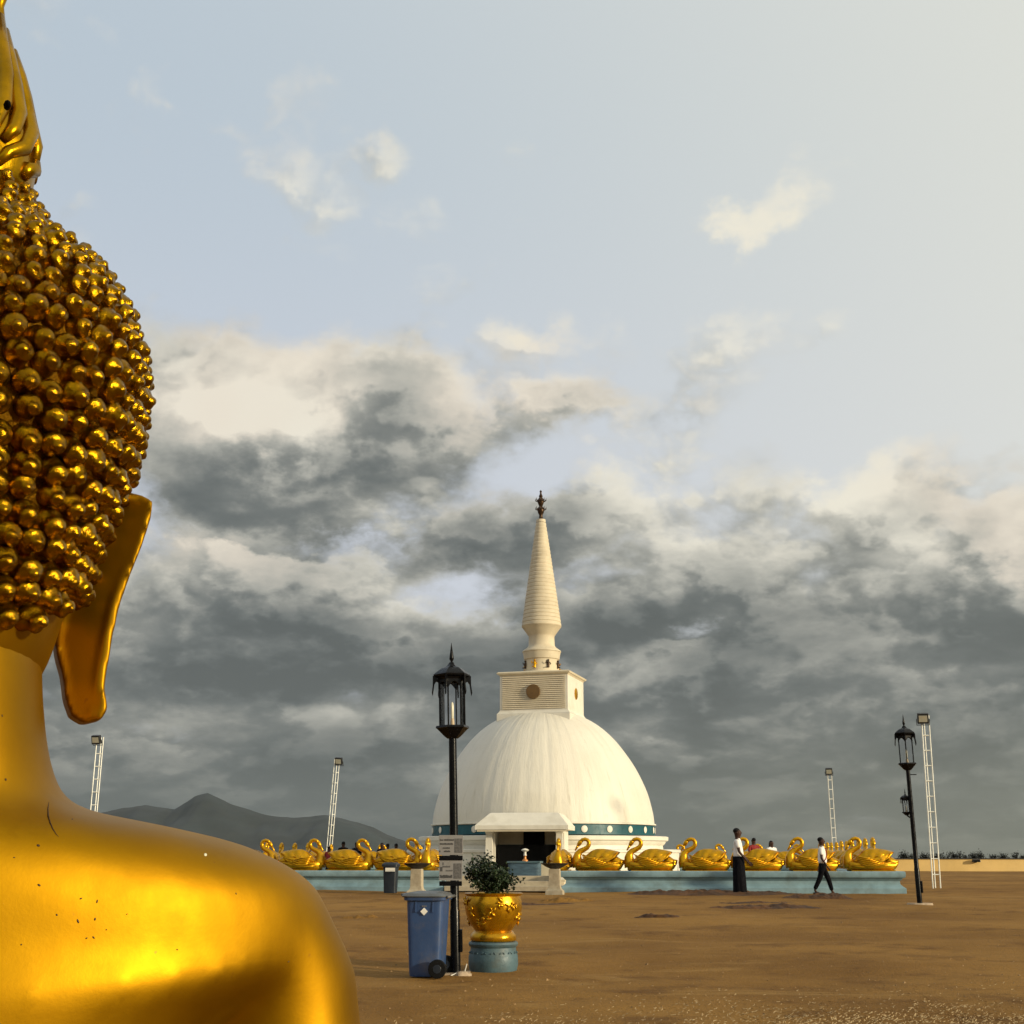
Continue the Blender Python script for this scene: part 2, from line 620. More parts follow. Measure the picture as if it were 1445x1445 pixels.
def tag(o, label=None, cat=None, group=None, kind=None):
    if label: o['label'] = label
    if cat: o['category'] = cat
    if group: o['group'] = group
    if kind: o['kind'] = kind
    return o


def copy_tree(o, parent=None):
    c = o.copy()
    COL.objects.link(c)
    c.parent = parent
    for ch in list(o.children):
        copy_tree(ch, c)
    return c


def fb(x, y, z=0.0, o=4):
    return noise.fractal(Vector((x, y, z)), 1.0, 2.0, o)


# ------------------------------------------------------------------ ground
def gh(x, y):
    z = ground0(y)
    k = max(0.0, min(1.0, (y - 8) / 10)) * (1 - max(0, min(1, (y - 60) / 30)))
    z += (.020 + .018 * k) * fb(x * .35, y * .35, 3.3) + .010 * fb(x * 1.6, y * 1.6, 1.1)
    if y > 92:
        t = min(1.0, (y - 92) / 260)
        z -= 46 * t * t * (3 - 2 * t)
    return z


def spaced(a, b, n, p):
    return [a + (b - a) * (i / n) ** p for i in range(n + 1)]


ys = [-60, -30, -12] + [(-4 + i * .5) for i in range(0, 28)] + [10 + i * .16 for i in range(0, 120)] + [29.2 + i * .4 for i in range(0, 75)] + \
     [59.5 + i * 2.2 for i in range(0, 30)] + [130, 145, 165, 190, 220, 260, 310, 370, 450, 600, 900, 1500, 3000, 6000, 9000]
xs = [-7000, -2500, -900, -350, -150, -80, -50, -35, -26] + [-20 + i * .35 for i in range(0, 120)] + [22.3, 24, 26, 29, 33, 38, 45, 60, 80, 110, 160, 350, 900, 2500, 7000]
mb = MB()
vs = [(x, y, gh(x, y)) for y in ys for x in xs]
nx = len(xs)
fs = [(j * nx + i, j * nx + i + 1, (j + 1) * nx + i + 1, (j + 1) * nx + i) for j in range(len(ys) - 1) for i in range(nx - 1)]
mb.add(vs, fs)
g = mb.build('ground', M['ground'], smooth='all')
tag(g, 'bare brown sandy earth of the temple forecourt', kind='structure')
g.data.materials.append(M['plain'])
for p in g.data.polygons:
    if p.center.y > 125:
        p.material_index = 1

# mountains
RIDGE = [(-500, 1175), (-200, 1160), (40, 1158), (120, 1152), (155, 1144), (190, 1138), (207, 1136), (222, 1139), (246, 1142), (258, 1135), (276, 1123),
         (293, 1119), (308, 1126), (325, 1134), (340, 1139), (355, 1144), (381, 1151), (413, 1154), (433, 1153), (460, 1150), (475, 1153),
         (498, 1159), (516, 1164), (527, 1168), (539, 1174), (560, 1183), (585, 1190), (620, 1198), (690, 1206), (720, 1212)]
DM = 3600


def ridge_py(px):
    for (a, b), (c, d) in zip(RIDGE, RIDGE[1:]):
        if a <= px <= c:
            return b + (d - b) * (px - a) / (c - a)
    return RIDGE[-1][1]


mb = MB()
rows = []
NXM = 260
for i in range(NXM + 1):
    px = -500 + (720 + 500) * i / NXM
    top = at(px, ridge_py(px) + 1.1 * fb(px * .05, 0, 9), DM)
    col = []
    for j in range(15):
        t = j / 14
        y = DM - 900 * t
        h = (top.z + 60) * (1 - t) ** 1.25 - 60
        h += 26 * sin(min(1, t * 4) * PI / 2) * fb(px * .02, t * 3, 4) * (1 - t)
        col.append((top.x * (1 - .05 * t), y, h))
    col.append((top.x, DM + 700, -60))
    rows.append(col)
n_ = len(rows[0])
vs = [p for c_ in rows for p in c_]
fs = []
for i in range(NXM):
    for j in range(14):
        fs.append((i * n_ + j, (i + 1) * n_ + j, (i + 1) * n_ + j + 1, i * n_ + j + 1))
    fs.append((i * n_ + 15, (i + 1) * n_ + 15, (i + 1) * n_, i * n_))
o = MB().add(vs, fs).build('mountain', M['mountain'], smooth='all')
tag(o, 'dark hazy mountain ridge beyond the platform', kind='structure')

# ------------------------------------------------------------------ golden statue
AX_AZ = -atan(.4698 / 1.0336)
RS = 2.8
statue_loc = Vector((sin(AX_AZ) * RS, cos(AX_AZ) * RS, 0))
lxv = Vector((cos(AX_AZ), -sin(AX_AZ), 0))      # to the right as seen
fwd = Vector((sin(AX_AZ), cos(AX_AZ), 0))


def SP(px, py, off=0.0):
    """point of the photograph on the statue's own upright plane (local x, z)"""
    d = ray(px, py)
    t = (RS + off) / d.dot(fwd)
    p = Vector((0, 0, CAMZ)) + d * t
    return (p - statue_loc).dot(lxv), p.z


statue = empty('buddha_statue', (statue_loc.x, statue_loc.y, 0), -AX_AZ,
               'large golden seated Buddha statue seen from behind, filling the left edge', 'statue')
# local frame: x right, +y forward (away from camera)
statue.rotation_euler = (0, 0, -AX_AZ)


def sup(a, b, cy, z, n=40, e=2.0, cx=0.0):
    pts = []
    for j in range(n):
        t = 2 * PI * j / n
        c, s_ = cos(t), sin(t)
        pts.append((cx + a * math.copysign(abs(c) ** (2 / e), c), cy + b * math.copysign(abs(s_) ** (2 / e), s_), z))
    return pts


def remeshed(mb, name, m, parent, vox, smooth_it=8):
    o = mb.build(name, m, parent)
    r = o.modifiers.new('remesh', 'REMESH')
    r.mode = 'VOXEL'
    r.voxel_size = vox
    r.use_smooth_shade = True
    s_ = o.modifiers.new('smooth', 'SMOOTH')
    s_.factor = .5
    s_.iterations = smooth_it
    bpy.context.view_layer.update()
    dg = bpy.context.evaluated_depsgraph_get()
    me = bpy.data.meshes.new_from_object(o.evaluated_get(dg))
    o.modifiers.clear()
    old = o.data
    o.data = me
    bpy.data.meshes.remove(old)
    if not me.materials:
        me.materials.append(m)
    me.polygons.foreach_set('use_smooth', [True] * len(me.polygons))
    return o


body = MB()
sil = [(60, 905), (62, 935), (62, 975), (64, 1010), (69, 1055), (78, 1095), (87, 1120), (99, 1134), (133, 1146), (180, 1155), (252, 1169.5),
       (306, 1182), (346, 1193), (394, 1215), (424, 1233), (441, 1254), (450, 1280), (452, 1308), (450, 1335)]
rg = []
for i, (px, py) in enumerate(sil):
    a, z = SP(px, py)
    t = max(0, min(1, (a - .28) / .70))
    b = .245 + .07 * t ** .7
    cy = .02 - .02 * t
    rg.append(sup(a, b, cy, z, 48, 2.0 + .35 * t))
az_, zz = SP(450, 1335)
for k, (sc_, dzz) in enumerate([(.965, .03), (.90, .06), (.82, .095), (.745, .14), (.69, .22), (.66, .38), (.64, .6), (.62, .85), (.68, 1.1), (.80, 1.28)]):
    rg.append(sup(az_ * sc_, [.320, .328, .337, .346, .356, .362, .36, .37, .42, .5][k], .0 + .01 * k, zz - dzz, 48, 2.35))
body.rings(rg)
# arms, both sides
ax0, az0 = SP(408, 1328)
rr = SP(514, 1420)[0] - SP(408, 1420)[0]
for sx in (1, -1):
    pts = [(sx * (ax0 - .16), -.0, az0 + .03), (sx * (ax0 - .06), .01, az0 - .01), (sx * (ax0 - .012), .02, az0 - .09), (sx * (ax0 + .015), .01, az0 - .3), (sx * (ax0 + .02), .03, az0 - .55), (sx * (ax0 - .0), .10, az0 - .82),
           (sx * (ax0 - .08), .3, az0 - 1.0), (sx * (ax0 - .28), .62, az0 - 1.06), (sx * .28, .80, az0 - 1.08)]
    body.tube(pts, [rr * .8, rr * 1.04, rr * 1.0, rr * 1.0, rr * .98, rr * .92, rr * .85, rr * .7, rr * .55], 20)
    # crossed legs
    body.tube([(sx * .3, .1, .28), (sx * .8, .45, .25), (sx * 1.15, .8, .22), (sx * .7, 1.05, .2), (0, 1.1, .2)], [.32, .30, .24, .2, .15], 16)
body.rings([sup(.72, .55, .15, .02, 40), sup(.78, .6, .15, .2, 40), sup(.62, .45, .08, .5, 40)])
bo = remeshed(body, 'body', M['gold_body'], statue, .022, 14)
bo['label'] = 'smooth golden neck, bare shoulder and arm'
base = MB()
prof = [(1.25, -.1), (1.35, -.04), (1.3, .0), (1.18, .03), (1.28, .06)]
base.rings([sup(r_ * 1.1, r_ * .95, .5, z_, 48, 2.6) for r_, z_ in prof])
base.build('pedestal', M['gold_body'], statue, smooth=30)

# head: flesh and skull in one loft
CUR = .024
hs = [(25, 262), (45, 300), (66, 345), (98, 380), (128, 402), (150, 428), (170, 465), (184, 510), (189, 560), (184, 620), (171, 665), (152, 705),
      (133, 752), (113, 812), (97, 855), (85, 890), (74, 925), (62, 950), (40, 985)]
head = MB()
hprof = []
for px, py in hs:
    a, z = SP(px, py)
    hprof.append((a, z))
hprof = [(.01, hprof[0][1] + .02)] + hprof


def hw(z):
    for (a, za), (b, zb) in zip(hprof, hprof[1:]):
        if zb <= z <= za:
            t = (z - zb) / max(1e-6, za - zb)
            return b + (a - b) * t
    return hprof[-1][0]


zh_top, zh_bot = hprof[0][1], hprof[-1][1]
HB = 1.10
rg = []
NZ = 46
for i in range(NZ + 1):
    z = zh_top + (zh_bot - zh_top) * i / NZ
    a = (hw(z) + hw(min(zh_top, z + .02)) + hw(max(zh_bot, z - .02))) / 3
    hb_ = HB - .12 * max(0, min(1, (SP(0, 850)[1] - z) / .16))
    rg.append(sup(a, a * hb_, .03, z, 48))
head.rings(rg)
# face (away from the camera): brow, nose, lips, chin
zf = SP(0, 760)[1]
ya = .03 + hw(zf) * HB
head.tube([(0, ya - .04, zf + .12), (0, ya + .01, zf + .04), (0, ya + .055, zf - .07)], [.02, .03, .05], 10)
head.ball((0, ya - .06, zf - .19), (.09, .05, .028))
head.ball((0, ya - .09, zf - .30), (.13, .09, .09))
for sx in (-1, 1):
    head.ball((sx * .14, ya - .05, zf + .03), (.075, .03, .03))
    head.tube([(sx * .04, ya - .03, zf + .1), (sx * .15, ya - .03, zf + .13), (sx * .25, ya - .1, zf + .09)], .018, 8)
ho = head.build('head', M['gold_body'], statue, smooth='all')
ho.data.materials.append(M['gold_scalp_shaded'])
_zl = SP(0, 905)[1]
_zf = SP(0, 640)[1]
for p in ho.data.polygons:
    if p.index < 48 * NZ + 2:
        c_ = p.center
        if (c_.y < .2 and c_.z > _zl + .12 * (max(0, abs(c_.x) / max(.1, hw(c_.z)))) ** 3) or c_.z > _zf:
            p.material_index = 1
ho['label'] = 'golden head covered in rows of snail curls'


def curl_mesh(seed):
    r_ = random.Random(seed)
    mb = MB()
    ph = r_.random() * 6.28
    rs = []
    NT, NS = 13, 16
    for i in range(NT):
        t = i / (NT - 1)
        # wide foot, then a round knob that ends in a small nub
        r0 = [1.26, 1.14, 1.06, 1.02, .98, .90, .79, .66, .53, .41, .30, .19, .05][i]
        z0 = [-.45, -.15, .12, .36, .60, .84, 1.04, 1.20, 1.34, 1.45, 1.54, 1.62, 1.65][i]
        ring = []
        for j in range(NS):
            a = 2 * PI * j / NS
            g_ = sin(a * 1 + ph + t * 2 * PI * 2.1)
            r1 = r0 * (1 + .16 * g_ * sin(PI * min(1, t * 1.05)))
            z1 = z0 + .05 * g_ * sin(PI * t)
            ring.append((r1 * cos(a) * (1 + .06 * sin(a * 2 + ph)), r1 * sin(a), z1))
        rs.append(ring)
    mb.rings(rs)
    return mb.mesh('hair_curl', M['gold_curl'], 'all')


CM = [curl_mesh(k) for k in range(6)]
curls = []
z = SP(20, 285)[1]
zlow = SP(0, 928)[1]
row = 0
while z > zlow:
    a = hw(z)
    size = .0195 + .0060 * min(1, max(0, (SP(0, 290)[1] - z) / .45))
    step = size * 2.06
    nrow = max(6, int(2 * PI * a * 1.05 / (step * 1.04)))
    for j in range(nrow):
        ang = 2 * PI * (j + .5 * (row % 2)) / nrow + rnd.uniform(-.5, .5) * step / a * .35
        ph = abs((ang + PI / 2 + PI) % (2 * PI) - PI)          # 0 at the back of the head
        zj = z + rnd.uniform(-.28, .28) * size
        k = min(1, ph / (PI / 2))
        lim = zlow + (SP(0, 845)[1] - zlow) * k ** 1.2
        if ph > PI / 2:
            lim = SP(0, 845)[1] + (SP(0, 560)[1] - SP(0, 845)[1]) * min(1, (ph - PI / 2) / .5)
        if zj < lim:
            continue
        aj = hw(zj)
        slope = (hw(zj + .015) - hw(zj - .015)) / .03
        nrm = Vector((cos(ang) / 1.0, sin(ang) / HB, -slope)).normalized()
        pos = Vector((aj * cos(ang), .03 + aj * HB * sin(ang), zj))
        vis = nrm.dot(Vector((0.12, -1, -.25)).normalized())
        curls.append((vis, pos, nrm, size * rnd.uniform(.9, 1.08)))
    sl = (hw(z + .02) - hw(z - .02)) / .04
    z -= step * .90 / sqrt(1 + sl * sl)
    row += 1


def curl_mat(pos, nrm, s_):
    # combed slightly downward
    n2 = (nrm + Vector((0, 0, -.12))).normalized()
    m = n2.to_track_quat('Z', 'Y').to_matrix().to_4x4()
    return Matrix.Translation(pos) @ m @ Matrix.Rotation(rnd.random() * 6.28, 4, 'Z') @ Matrix.Diagonal((s_, s_, s_ * 1.08, 1))


vis_c = [c for c in curls if c[0] > -.2 and c[1].x > -.05]
vis_c.sort(key=lambda c: -c[0])
near_set = vis_c[:300]
ids = set(id(c) for c in near_set)
for c in near_set:
    o = put('hair_curl', rnd.choice(CM), ho)
    o.matrix_local = curl_mat(*c[1:])
rest = MB()
for c in curls:
    if id(c) in ids:
        continue
    me = rnd.choice(CM)
    m4 = curl_mat(*c[1:])
    rest.add([m4 @ v.co for v in me.vertices], [tuple(p.vertices) for p in me.polygons])
o = rest.build('hair_curls', M['gold_curl'], ho, smooth='all')
o['kind'] = 'stuff'

# flame finial
fl = MB()
fs_ = [(8, -330), (2, -180), (4, -90), (7, 0), (10, 30), (14, 50), (22, 70), (26, 97), (33, 112), (37, 135), (42, 160), (46, 185), (54, 203), (56, 222), (53, 238), (48, 262), (38, 280)]
rg = []
prof = [SP(px, py) for px, py in fs_]
prof[0] = (.01, prof[0][1] + .0)
prof[1] = (.035, prof[1][1])
prof[2] = (.06, prof[2][1])
NF = 60
for i in range(NF + 1):
    t = i / NF
    z = prof[0][1] + (prof[-1][1] - prof[0][1]) * t
    for (a0, z0), (a1, z1) in zip(prof, prof[1:]):
        if z1 <= z <= z0 + 1e-6:
            a = a0 + (a1 - a0) * (z0 - z) / (z0 - z1)
            break
    ring = []
    for j in range(64):
        an = 2 * PI * j / 64
        gro = .30 * abs(sin(an * 4 + .9 * sin(z * 7) + z * 2)) ** .7 + .06 * sin(an * 7 + z * 25)
        k = 1 - gro * min(1, 3 * (1 - t)) * max(0, min(1, t * 3)) * (1 - max(0, cos(an)) ** 6)
        ring.append((a * k * cos(an), .03 + a * 1.0 * k * sin(an), z))
    rg.append(ring)
fl.rings(rg)
fo = fl.build('flame_finial', M['gold_flame'], statue, smooth='all')
for path in ([(-8, 255), (8, 238), (30, 226), (40, 200), (38, 165), (30, 128), (22, 95)], [(52, 240), (50, 212), (42, 178), (33, 140), (27, 108), (18, 70)],
             [(2, 222), (16, 205), (24, 175), (18, 130), (12, 85), (7, 40)], [(-30, 230), (-14, 205), (2, 165), (6, 120), (2, 70), (0, 20)], [(30, 262), (36, 250), (48, 244), (52, 232)]):
    for rot in range(4):
        pts = []
        for px, py in path:
            x_, z_ = SP(px, py)
            a = .05
            for (a0, z0), (a1, z1) in zip(prof, prof[1:]):
                if z1 <= z_ <= z0:
                    a = a0 + (a1 - a0) * (z0 - z_) / (z0 - z1)
            x_ = max(-a * .98, min(a * .94, x_))
            pts.append((x_, -sqrt(max(0, a * a - x_ * x_)) * .96, z_))
        n_p = len(pts)
        mb = MB().tube(pts, [.006 + .013 * sin(PI * (i + .6) / (n_p + .2)) for i in range(n_p)], 10)
        mb.xf(Matrix.Translation((0, .03, 0)) @ Matrix.Rotation(rot * PI / 2, 4, 'Z'))
        mb.build('flame_lobe', M['gold_flame'], fo, smooth='all')
hx, hz = SP(4, 190)
MB().ball((hx, -.128, hz), (.008, .02, .006), 8, 6).build('vent_hole', M['black'], fo)
for px, py, s_ in ((47, 190, .010), (43, 178, .005), (39, 162, .004)):
    x_, z_ = SP(px, py)
    MB().ball((x_ - .012, -.03, z_), (s_ * .6, s_, s_ * 1.4), 7, 5).build('paint_chip', M['chip'], fo)

# ears
outl = [(150, 700), (168, 690), (188, 686), (206, 692), (219, 703), (216, 728), (203, 768), (188, 805), (174, 845), (165, 885), (157, 930), (151, 968), (155, 998),
        (147, 1013), (123, 1018), (106, 1007), (98, 982), (94, 945), (88, 922), (84, 895), (92, 860), (112, 810), (135, 760)]
for side in (1, -1):
    ear = MB()
    pts = [SP(px, py) for px, py in outl]
    rs = []
    cx_ = sum(p[0] for p in pts) / len(pts)
    cz_ = sum(p[1] for p in pts) / len(pts)
    for dy, k in ((-.045, .80), (-.050, .97), (-.043, 1.0), (.015, 1.0), (.03, .95)):
        ring = []
        for x_, z_ in pts:
            # shrink toward the ear's own mid-line rather than its centre
            mx = SP(190 - (1000 - 700) * 0, 700)[0] + (SP(125, 1000)[0] - SP(190, 700)[0]) * (SP(0, 700)[1] - z_) / (SP(0, 700)[1] - SP(0, 1000)[1])
            yy = dy + .10 * max(0, min(1, (mx + .06 - x_) / .2))     # runs forward into the head
            ring.append(((mx - .02) + (x_ - mx + .02) * k, yy + .06, cz_ + (z_ - cz_) * (1 - (1 - k) * .35)))
        rs.append(ring)
    ear.rings(rs)
    rim = [SP(px, py) for px, py in [(176, 694), (198, 697), (210, 708), (208, 728), (195, 768), (180, 806), (166, 846), (156, 888), (148, 930), (143, 966), (146, 992), (134, 1008)]]
    ear.tube([(x_, .045, z_) for x_, z_ in rim], [.008, .010, .011, .012, .012, .012, .012, .012, .012, .013, .015, .015], 10)
    if side == -1:
        ear.xf(Matrix.Diagonal((-1, 1, 1, 1)))
        ear.f = [tuple(reversed(f)) for f in ear.f]
    eo = remeshed(ear, 'ear', M['gold_body'], statue, .007, 2)
    eo['label'] = 'long-lobed golden ear' if side == 1 else 'far long-lobed golden ear'
# thin crack where neck meets shoulder
cp = [(75, 1128), (70, 1142), (70, 1155), (74, 1167), (82, 1178)]

from mathutils.bvhtree import BVHTree
bpy.context.view_layer.update()
_bv = BVHTree.FromPolygons([v.co for v in bo.data.vertices], [tuple(p.vertices) for p in bo.data.polygons])
_inv = statue.matrix_world.inverted()


def on_body(px, py):
    o_ = _inv @ Vector((0, 0, CAMZ))
    d_ = (_inv.to_3x3() @ ray(px, py)).normalized()
    return _bv.ray_cast(o_, d_)


def mark(px, py, r_, m, name):
    h = on_body(px, py)
    if h[0] is None:
        return
    mb = MB().ball((0, 0, 0), (r_ * rnd.uniform(.8, 1.4), r_ * rnd.uniform(.5, .9), .0012), 8, 4)
    mb.xf(Matrix.Translation(h[0]) @ h[1].to_track_quat('Z', 'Y').to_matrix().to_4x4() @ Matrix.Rotation(rnd.random() * 3, 4, 'Z'))
    mb.build(name, m, bo)


mark(290, 1206, .0035, M['chip'], 'paint_chip')
for px, py, r_ in ((110, 1300, .0035), (114, 1268, .002), (137, 1272, .003), (80, 1291, .0025), (134, 1297, .0022), (132, 1323, .0028), (122, 1324, .002), (179, 1290, .0018),
                   (30, 1333, .002), (55, 1249, .0025), (102, 1156, .0022), (333, 1261, .0018), (407, 1357, .002), (54, 1193, .003), (150, 1312, .0016), (250, 1340, .0018), (20, 1210, .002), (8, 1100, .003), (3, 1010, .003)):
    mark(px, py, r_, M['stain'], 'dirt_spot')
_pts = [on_body(px, py)[0] for px, py in [(69, 1132), (67.5, 1142), (68, 1152), (70.5, 1161), (74, 1169), (79, 1177), (83, 1181)]]
if all(p is not None for p in _pts):
    MB().tube(_pts, [.0004, .0012, .0016, .0016, .0014, .0009, .0003], 6).build('paint_crack', M['stain'], bo)

# ------------------------------------------------------------------ swan platform
AL = R(8)
HW = 10.9
PC = Vector((-.25 + HW * sin(AL), 38.2 + HW * cos(AL), 0))
U = Vector((cos(AL), -sin(AL), 0))
V = Vector((sin(AL), cos(AL), 0))
GZ = ground0(60)
PT = zat(1229.5, 37.2)                 # top of the platform


def PF(u, v, z=0.0):
    p = PC + U * u + V * v
    return Vector((p.x, p.y, z))


def u_at(px, v, z=1.3):
    lo, hi = -20.0, 20.0
    for _ in range(40):
        m_ = (lo + hi) / 2
        p = PF(m_, v)
        if xat(px, p.y, z) > p.x:
            lo = m_
        else:
            hi = m_
    return (lo + hi) / 2


plat = empty('swan_platform', (PC.x, PC.y, 0), -AL, 'low pale teal moulded plinth running round the stupa court', 'platform')
TW = 1.15
uR, uL = u_at(793, -HW), u_at(624, -HW)
H_ = PT - GZ
PR = [(.04, 0), (.04, .16 * H_), (-.02, .24 * H_), (-.09, .36 * H_), (-.10, .52 * H_), (-.05, .60 * H_), (-.03, .66 * H_), (.03, .70 * H_), (.05, .80 * H_), (.045, .97 * H_), (.02, H_)]
z0p = GZ - .25


def plinth(u0, u1, v0, v1):
    rs = []
    for off, z in [(.04, -.25)] + PR:
        zz_ = GZ + z
        seg = []
        for (a, b) in ((u0 - off, v0 - off), (u1 + off, v0 - off), (u1 + off, v1 + off), (u0 - off, v1 + off)):
            seg.append((a, b, zz_))
        rs.append(seg)
    MB().rings(rs).build('plinth_wall', M['teal'], plat, smooth=25)


plinth(uR, HW, -HW, -HW + TW)
plinth(-HW, uL, -HW, -HW + TW)
plinth(HW - TW, HW, -HW + TW + .11, HW)
plinth(-HW, -HW + TW, -HW + TW + .11, HW)
plinth(-HW + TW + .11, HW - TW - .11, HW - TW, HW)
# paved court inside
ct = MB().box((0, 0, GZ + .03), (2 * HW - 2 * TW - .2, 2 * HW - .5, .12))
cto = ct.build('court_floor', M['cream'], plat)
# steps in the gap
for k in range(3):
    MB().box(((uR + uL) / 2, -HW + .35 + .34 * k - .5, GZ + .05 + .09 * k), (uR - uL - .25, .36, .13 + .18 * k * .5)).build('step', M['stone'], plat, bevel=.01)


# ------------------------------------------------------------------ swans
def swan_proto():
    root = empty('swan_sculpture', (0, 0, 0))
    L, H = 1.40, .885
    sx_ = lambda a: (a - 280) / 380 * L - L / 2
    sz_ = lambda b: (555 - b) / 265 * H
    b = MB()
    # hull: stations along x from the chest to the tail
    st = [(286, 500, 548, .05), (292, 478, 553, .14), (310, 470, 555, .22), (350, 478, 555, .30), (410, 470, 555, .335), (470, 462, 555, .33), (530, 466, 555, .28), (580, 474, 555, .21),
          (615, 482, 552, .15), (635, 486, 540, .11), (652, 484, 510, .07), (661, 483, 494, .03)]
    rs = []
    for a, t_, bt, w in st:
        x, zt, zb = sx_(a), sz_(t_), sz_(bt)
        ring = []
        for j in range(16):
            an = 2 * PI * j / 16
            c_, s2 = cos(an), sin(an)
            zz_ = (zt + zb) / 2 + (zt - zb) / 2 * math.copysign(abs(s2) ** .75, s2)
            wid = w * math.copysign(abs(c_) ** .7, c_) * (1.0 if s2 > 0 else .88)
            ring.append((x, wid, zz_))
        rs.append(ring)
    b.rings(rs)
    b.box((0.0, 0, .012), (L * .82, .5, .03))
    bo = b.build('body', M['gold_swan'], root, smooth=60)
    # breast feather ridge along the hull
    for s in (-1, 1):
        MB().tube([(sx_(a), s * w, sz_(z_)) for a, z_, w in ((320, 515, .24), (380, 522, .33), (450, 520, .35), (520, 506, .31), (580, 492, .24), (640, 487, .12))],
                  [.018, .026, .03, .03, .026, .012], 8).build('breast_ridge', M['gold_swan'], bo, smooth='all')
    # neck
    nk = MB()
    npts = [(312, 520), (302, 480), (300, 445), (306, 418), (325, 396), (352, 382), (378, 366), (391, 345), (392, 322), (381, 304), (362, 297), (342, 303), (328, 318)]
    nr = [.18, .155, .125, .098, .080, .070, .065, .061, .057, .054, .052, .052, .052]
    nk.tube([(sx_(a), 0, sz_(z_)) for a, z_ in npts], nr, 12, up=(0, 1, 0))
    no = nk.build('neck', M['gold_swan'], root, smooth='all')
    hd = MB()
    hd.tube([(sx_(a), 0, sz_(z_)) for a, z_ in ((338, 306), (324, 322), (314, 340), (306, 352))], [.040, .062, .058, .034], 10, up=(0, 1, 0))
    hd.tube([(sx_(a), 0, sz_(z_)) for a, z_ in ((308, 348), (298, 366), (288, 384), (284, 392))], [.036, .030, .024, .010], 8, up=(0, 1, 0))
    hd.ball((sx_(322), 0, sz_(312)), (.025, .03, .03), 8, 6)
    for s in (-1, 1):
        hd.ball((sx_(316), s * .052, sz_(334)), .011, 6, 5)
    hd.build('swan_head', M['gold_swan'], no, smooth='all')
    # wings
    for s in (-1, 1):
        w = MB()
        N_, K_ = 26, 12
        rs = []
        for i in range(N_ + 1):
            t = i / N_
            x = sx_(332) + (sx_(626) - sx_(332)) * t
            top = [(0, 468), (.12, 430), (.28, 392), (.42, 376), (.6, 376), (.8, 386), (.93, 394), (1, 402)]
            bot = [(0, 480), (.15, 508), (.35, 514), (.55, 500), (.72, 478), (.86, 450), (.95, 425), (1, 408)]
            def ip(tb):
                for (a, va), (c_, vc) in zip(tb, tb[1:]):
                    if a <= t <= c_:
                        return va + (vc - va) * (t - a) / (c_ - a)
                return tb[-1][1]
            zt, zb = sz_(ip(top)), sz_(ip(bot))
            wid = .05 + .30 * sin(PI * min(1, .12 + t * .78)) ** .8
            ring = []
            for k in range(K_ + 1):
                q_ = k / K_
                z = zb + (zt - zb) * q_
                y = wid * (1 - (max(0, q_ - .15) / .85) ** 2.2 * .72)
                # feather ridges: slanting forward flutes and cover feathers
                rid = .040 * (abs(((q_ * 5.2 + t * 2.6) % 1) - .5) * 2 - .5) * (1 if t < .62 else .5)
                if q_ > .45 and t > .3:
                    rid += .036 * (abs(((t * 4.2 - q_ * 1.3) % 1) - .5) * 2 - .3)
                ring.append((x, s * (y + rid), z))
            for k in range(K_, -1, -1):
                q_ = k / K_
                z = zb + (zt - zb) * q_
                y = wid * (1 - (max(0, q_ - .15) / .85) ** 2.2 * .72)
                ring.append((x, s * (y - .05 - .03 * sin(PI * q_)), z))
            rs.append(ring)
        w.rings(rs)
        w.build('wing', M['gold_swan'], root, smooth=50)
        for k in range(5):
            z_a = 424 + 17 * k
            MB().tube([(sx_(340 + 8 * k), s * (.21 + .03 * k), sz_(z_a)), (sx_(372 + 10 * k), s * (.315 + .016 * k), sz_(z_a + 18)), (sx_(410 + 14 * k), s * (.362 + .006 * k), sz_(z_a + 28 - 3 * k)), (sx_(448 + 20 * k), s * .372, sz_(z_a + 28 - 9 * k))],
                      [.012, .024, .026, .010], 6).build('feather', M['gold_swan'], root, smooth='all')
    tl = MB()
    tl.tube([(sx_(a), 0, sz_(z_)) for a, z_ in ((560, 470), (600, 478), (632, 486), (650, 478), (663, 470))], [.15, .14, .10, .06, .015], 10, flat=1.2, up=(0, 0, 1))
    tl.build('tail', M['gold_swan'], root, smooth='all')
    return root


SW = swan_proto()
first = [True]


def place_swan(u, v, ang, label, group, s_=1.0, flip=False):
    o = SW if first[0] else copy_tree(SW)
    first[0] = False
    p = PF(u, v, PT)
    o.location = p
    o.rotation_euler = (0, 0, ang - AL + rnd.uniform(-.035, .035))
    s_ *= rnd.uniform(.98, 1.02)
    o.scale = (s_, s_, s_)
    tag(o, label, 'swan', group)
    return o


GF = 'golden swan sculptures along the front plinth'
vf = -HW + .56
names = ['first golden swan right of the entrance, facing left before the white drum', 'second golden swan right of the entrance, against the white wall',
         'third golden swan right of the entrance, just left of the standing man', 'golden swan behind the standing man in white shirt and black sarong',
         'golden swan just left of the walking boy, facing left', 'rightmost golden front swan at the end of the teal plinth']
for px, nm in zip((846, 920, 997, 1071, 1149, 1231), names):
    place_swan(u_at(px, vf), vf, 0, nm, GF)
namesl = ['golden swan left of the entrance, behind the small dark bin', 'golden swan facing right in front of the dark seated figures',
          'golden swan facing right whose tail meets the statue shoulder edge', 'leftmost golden swan, only its curled neck above the statue shoulder']
for px, nm in zip((560, 491, 423, 355), namesl):
    place_swan(u_at(px, vf), vf, PI, nm, GF)
for k in range(3):
    place_swan(u_at(355, vf) - 1.5 * (k + 1), vf, PI, 'golden front swan hidden by the statue shoulder, %s beyond the leftmost curled neck' % ('next', 'second', 'third')[k], GF)
GE = 'golden swans facing out beside the entrance'
place_swan(u_at(789, vf - .1), vf + .3, PI / 2, 'golden swan facing the viewer just right of the porch entrance', GE)
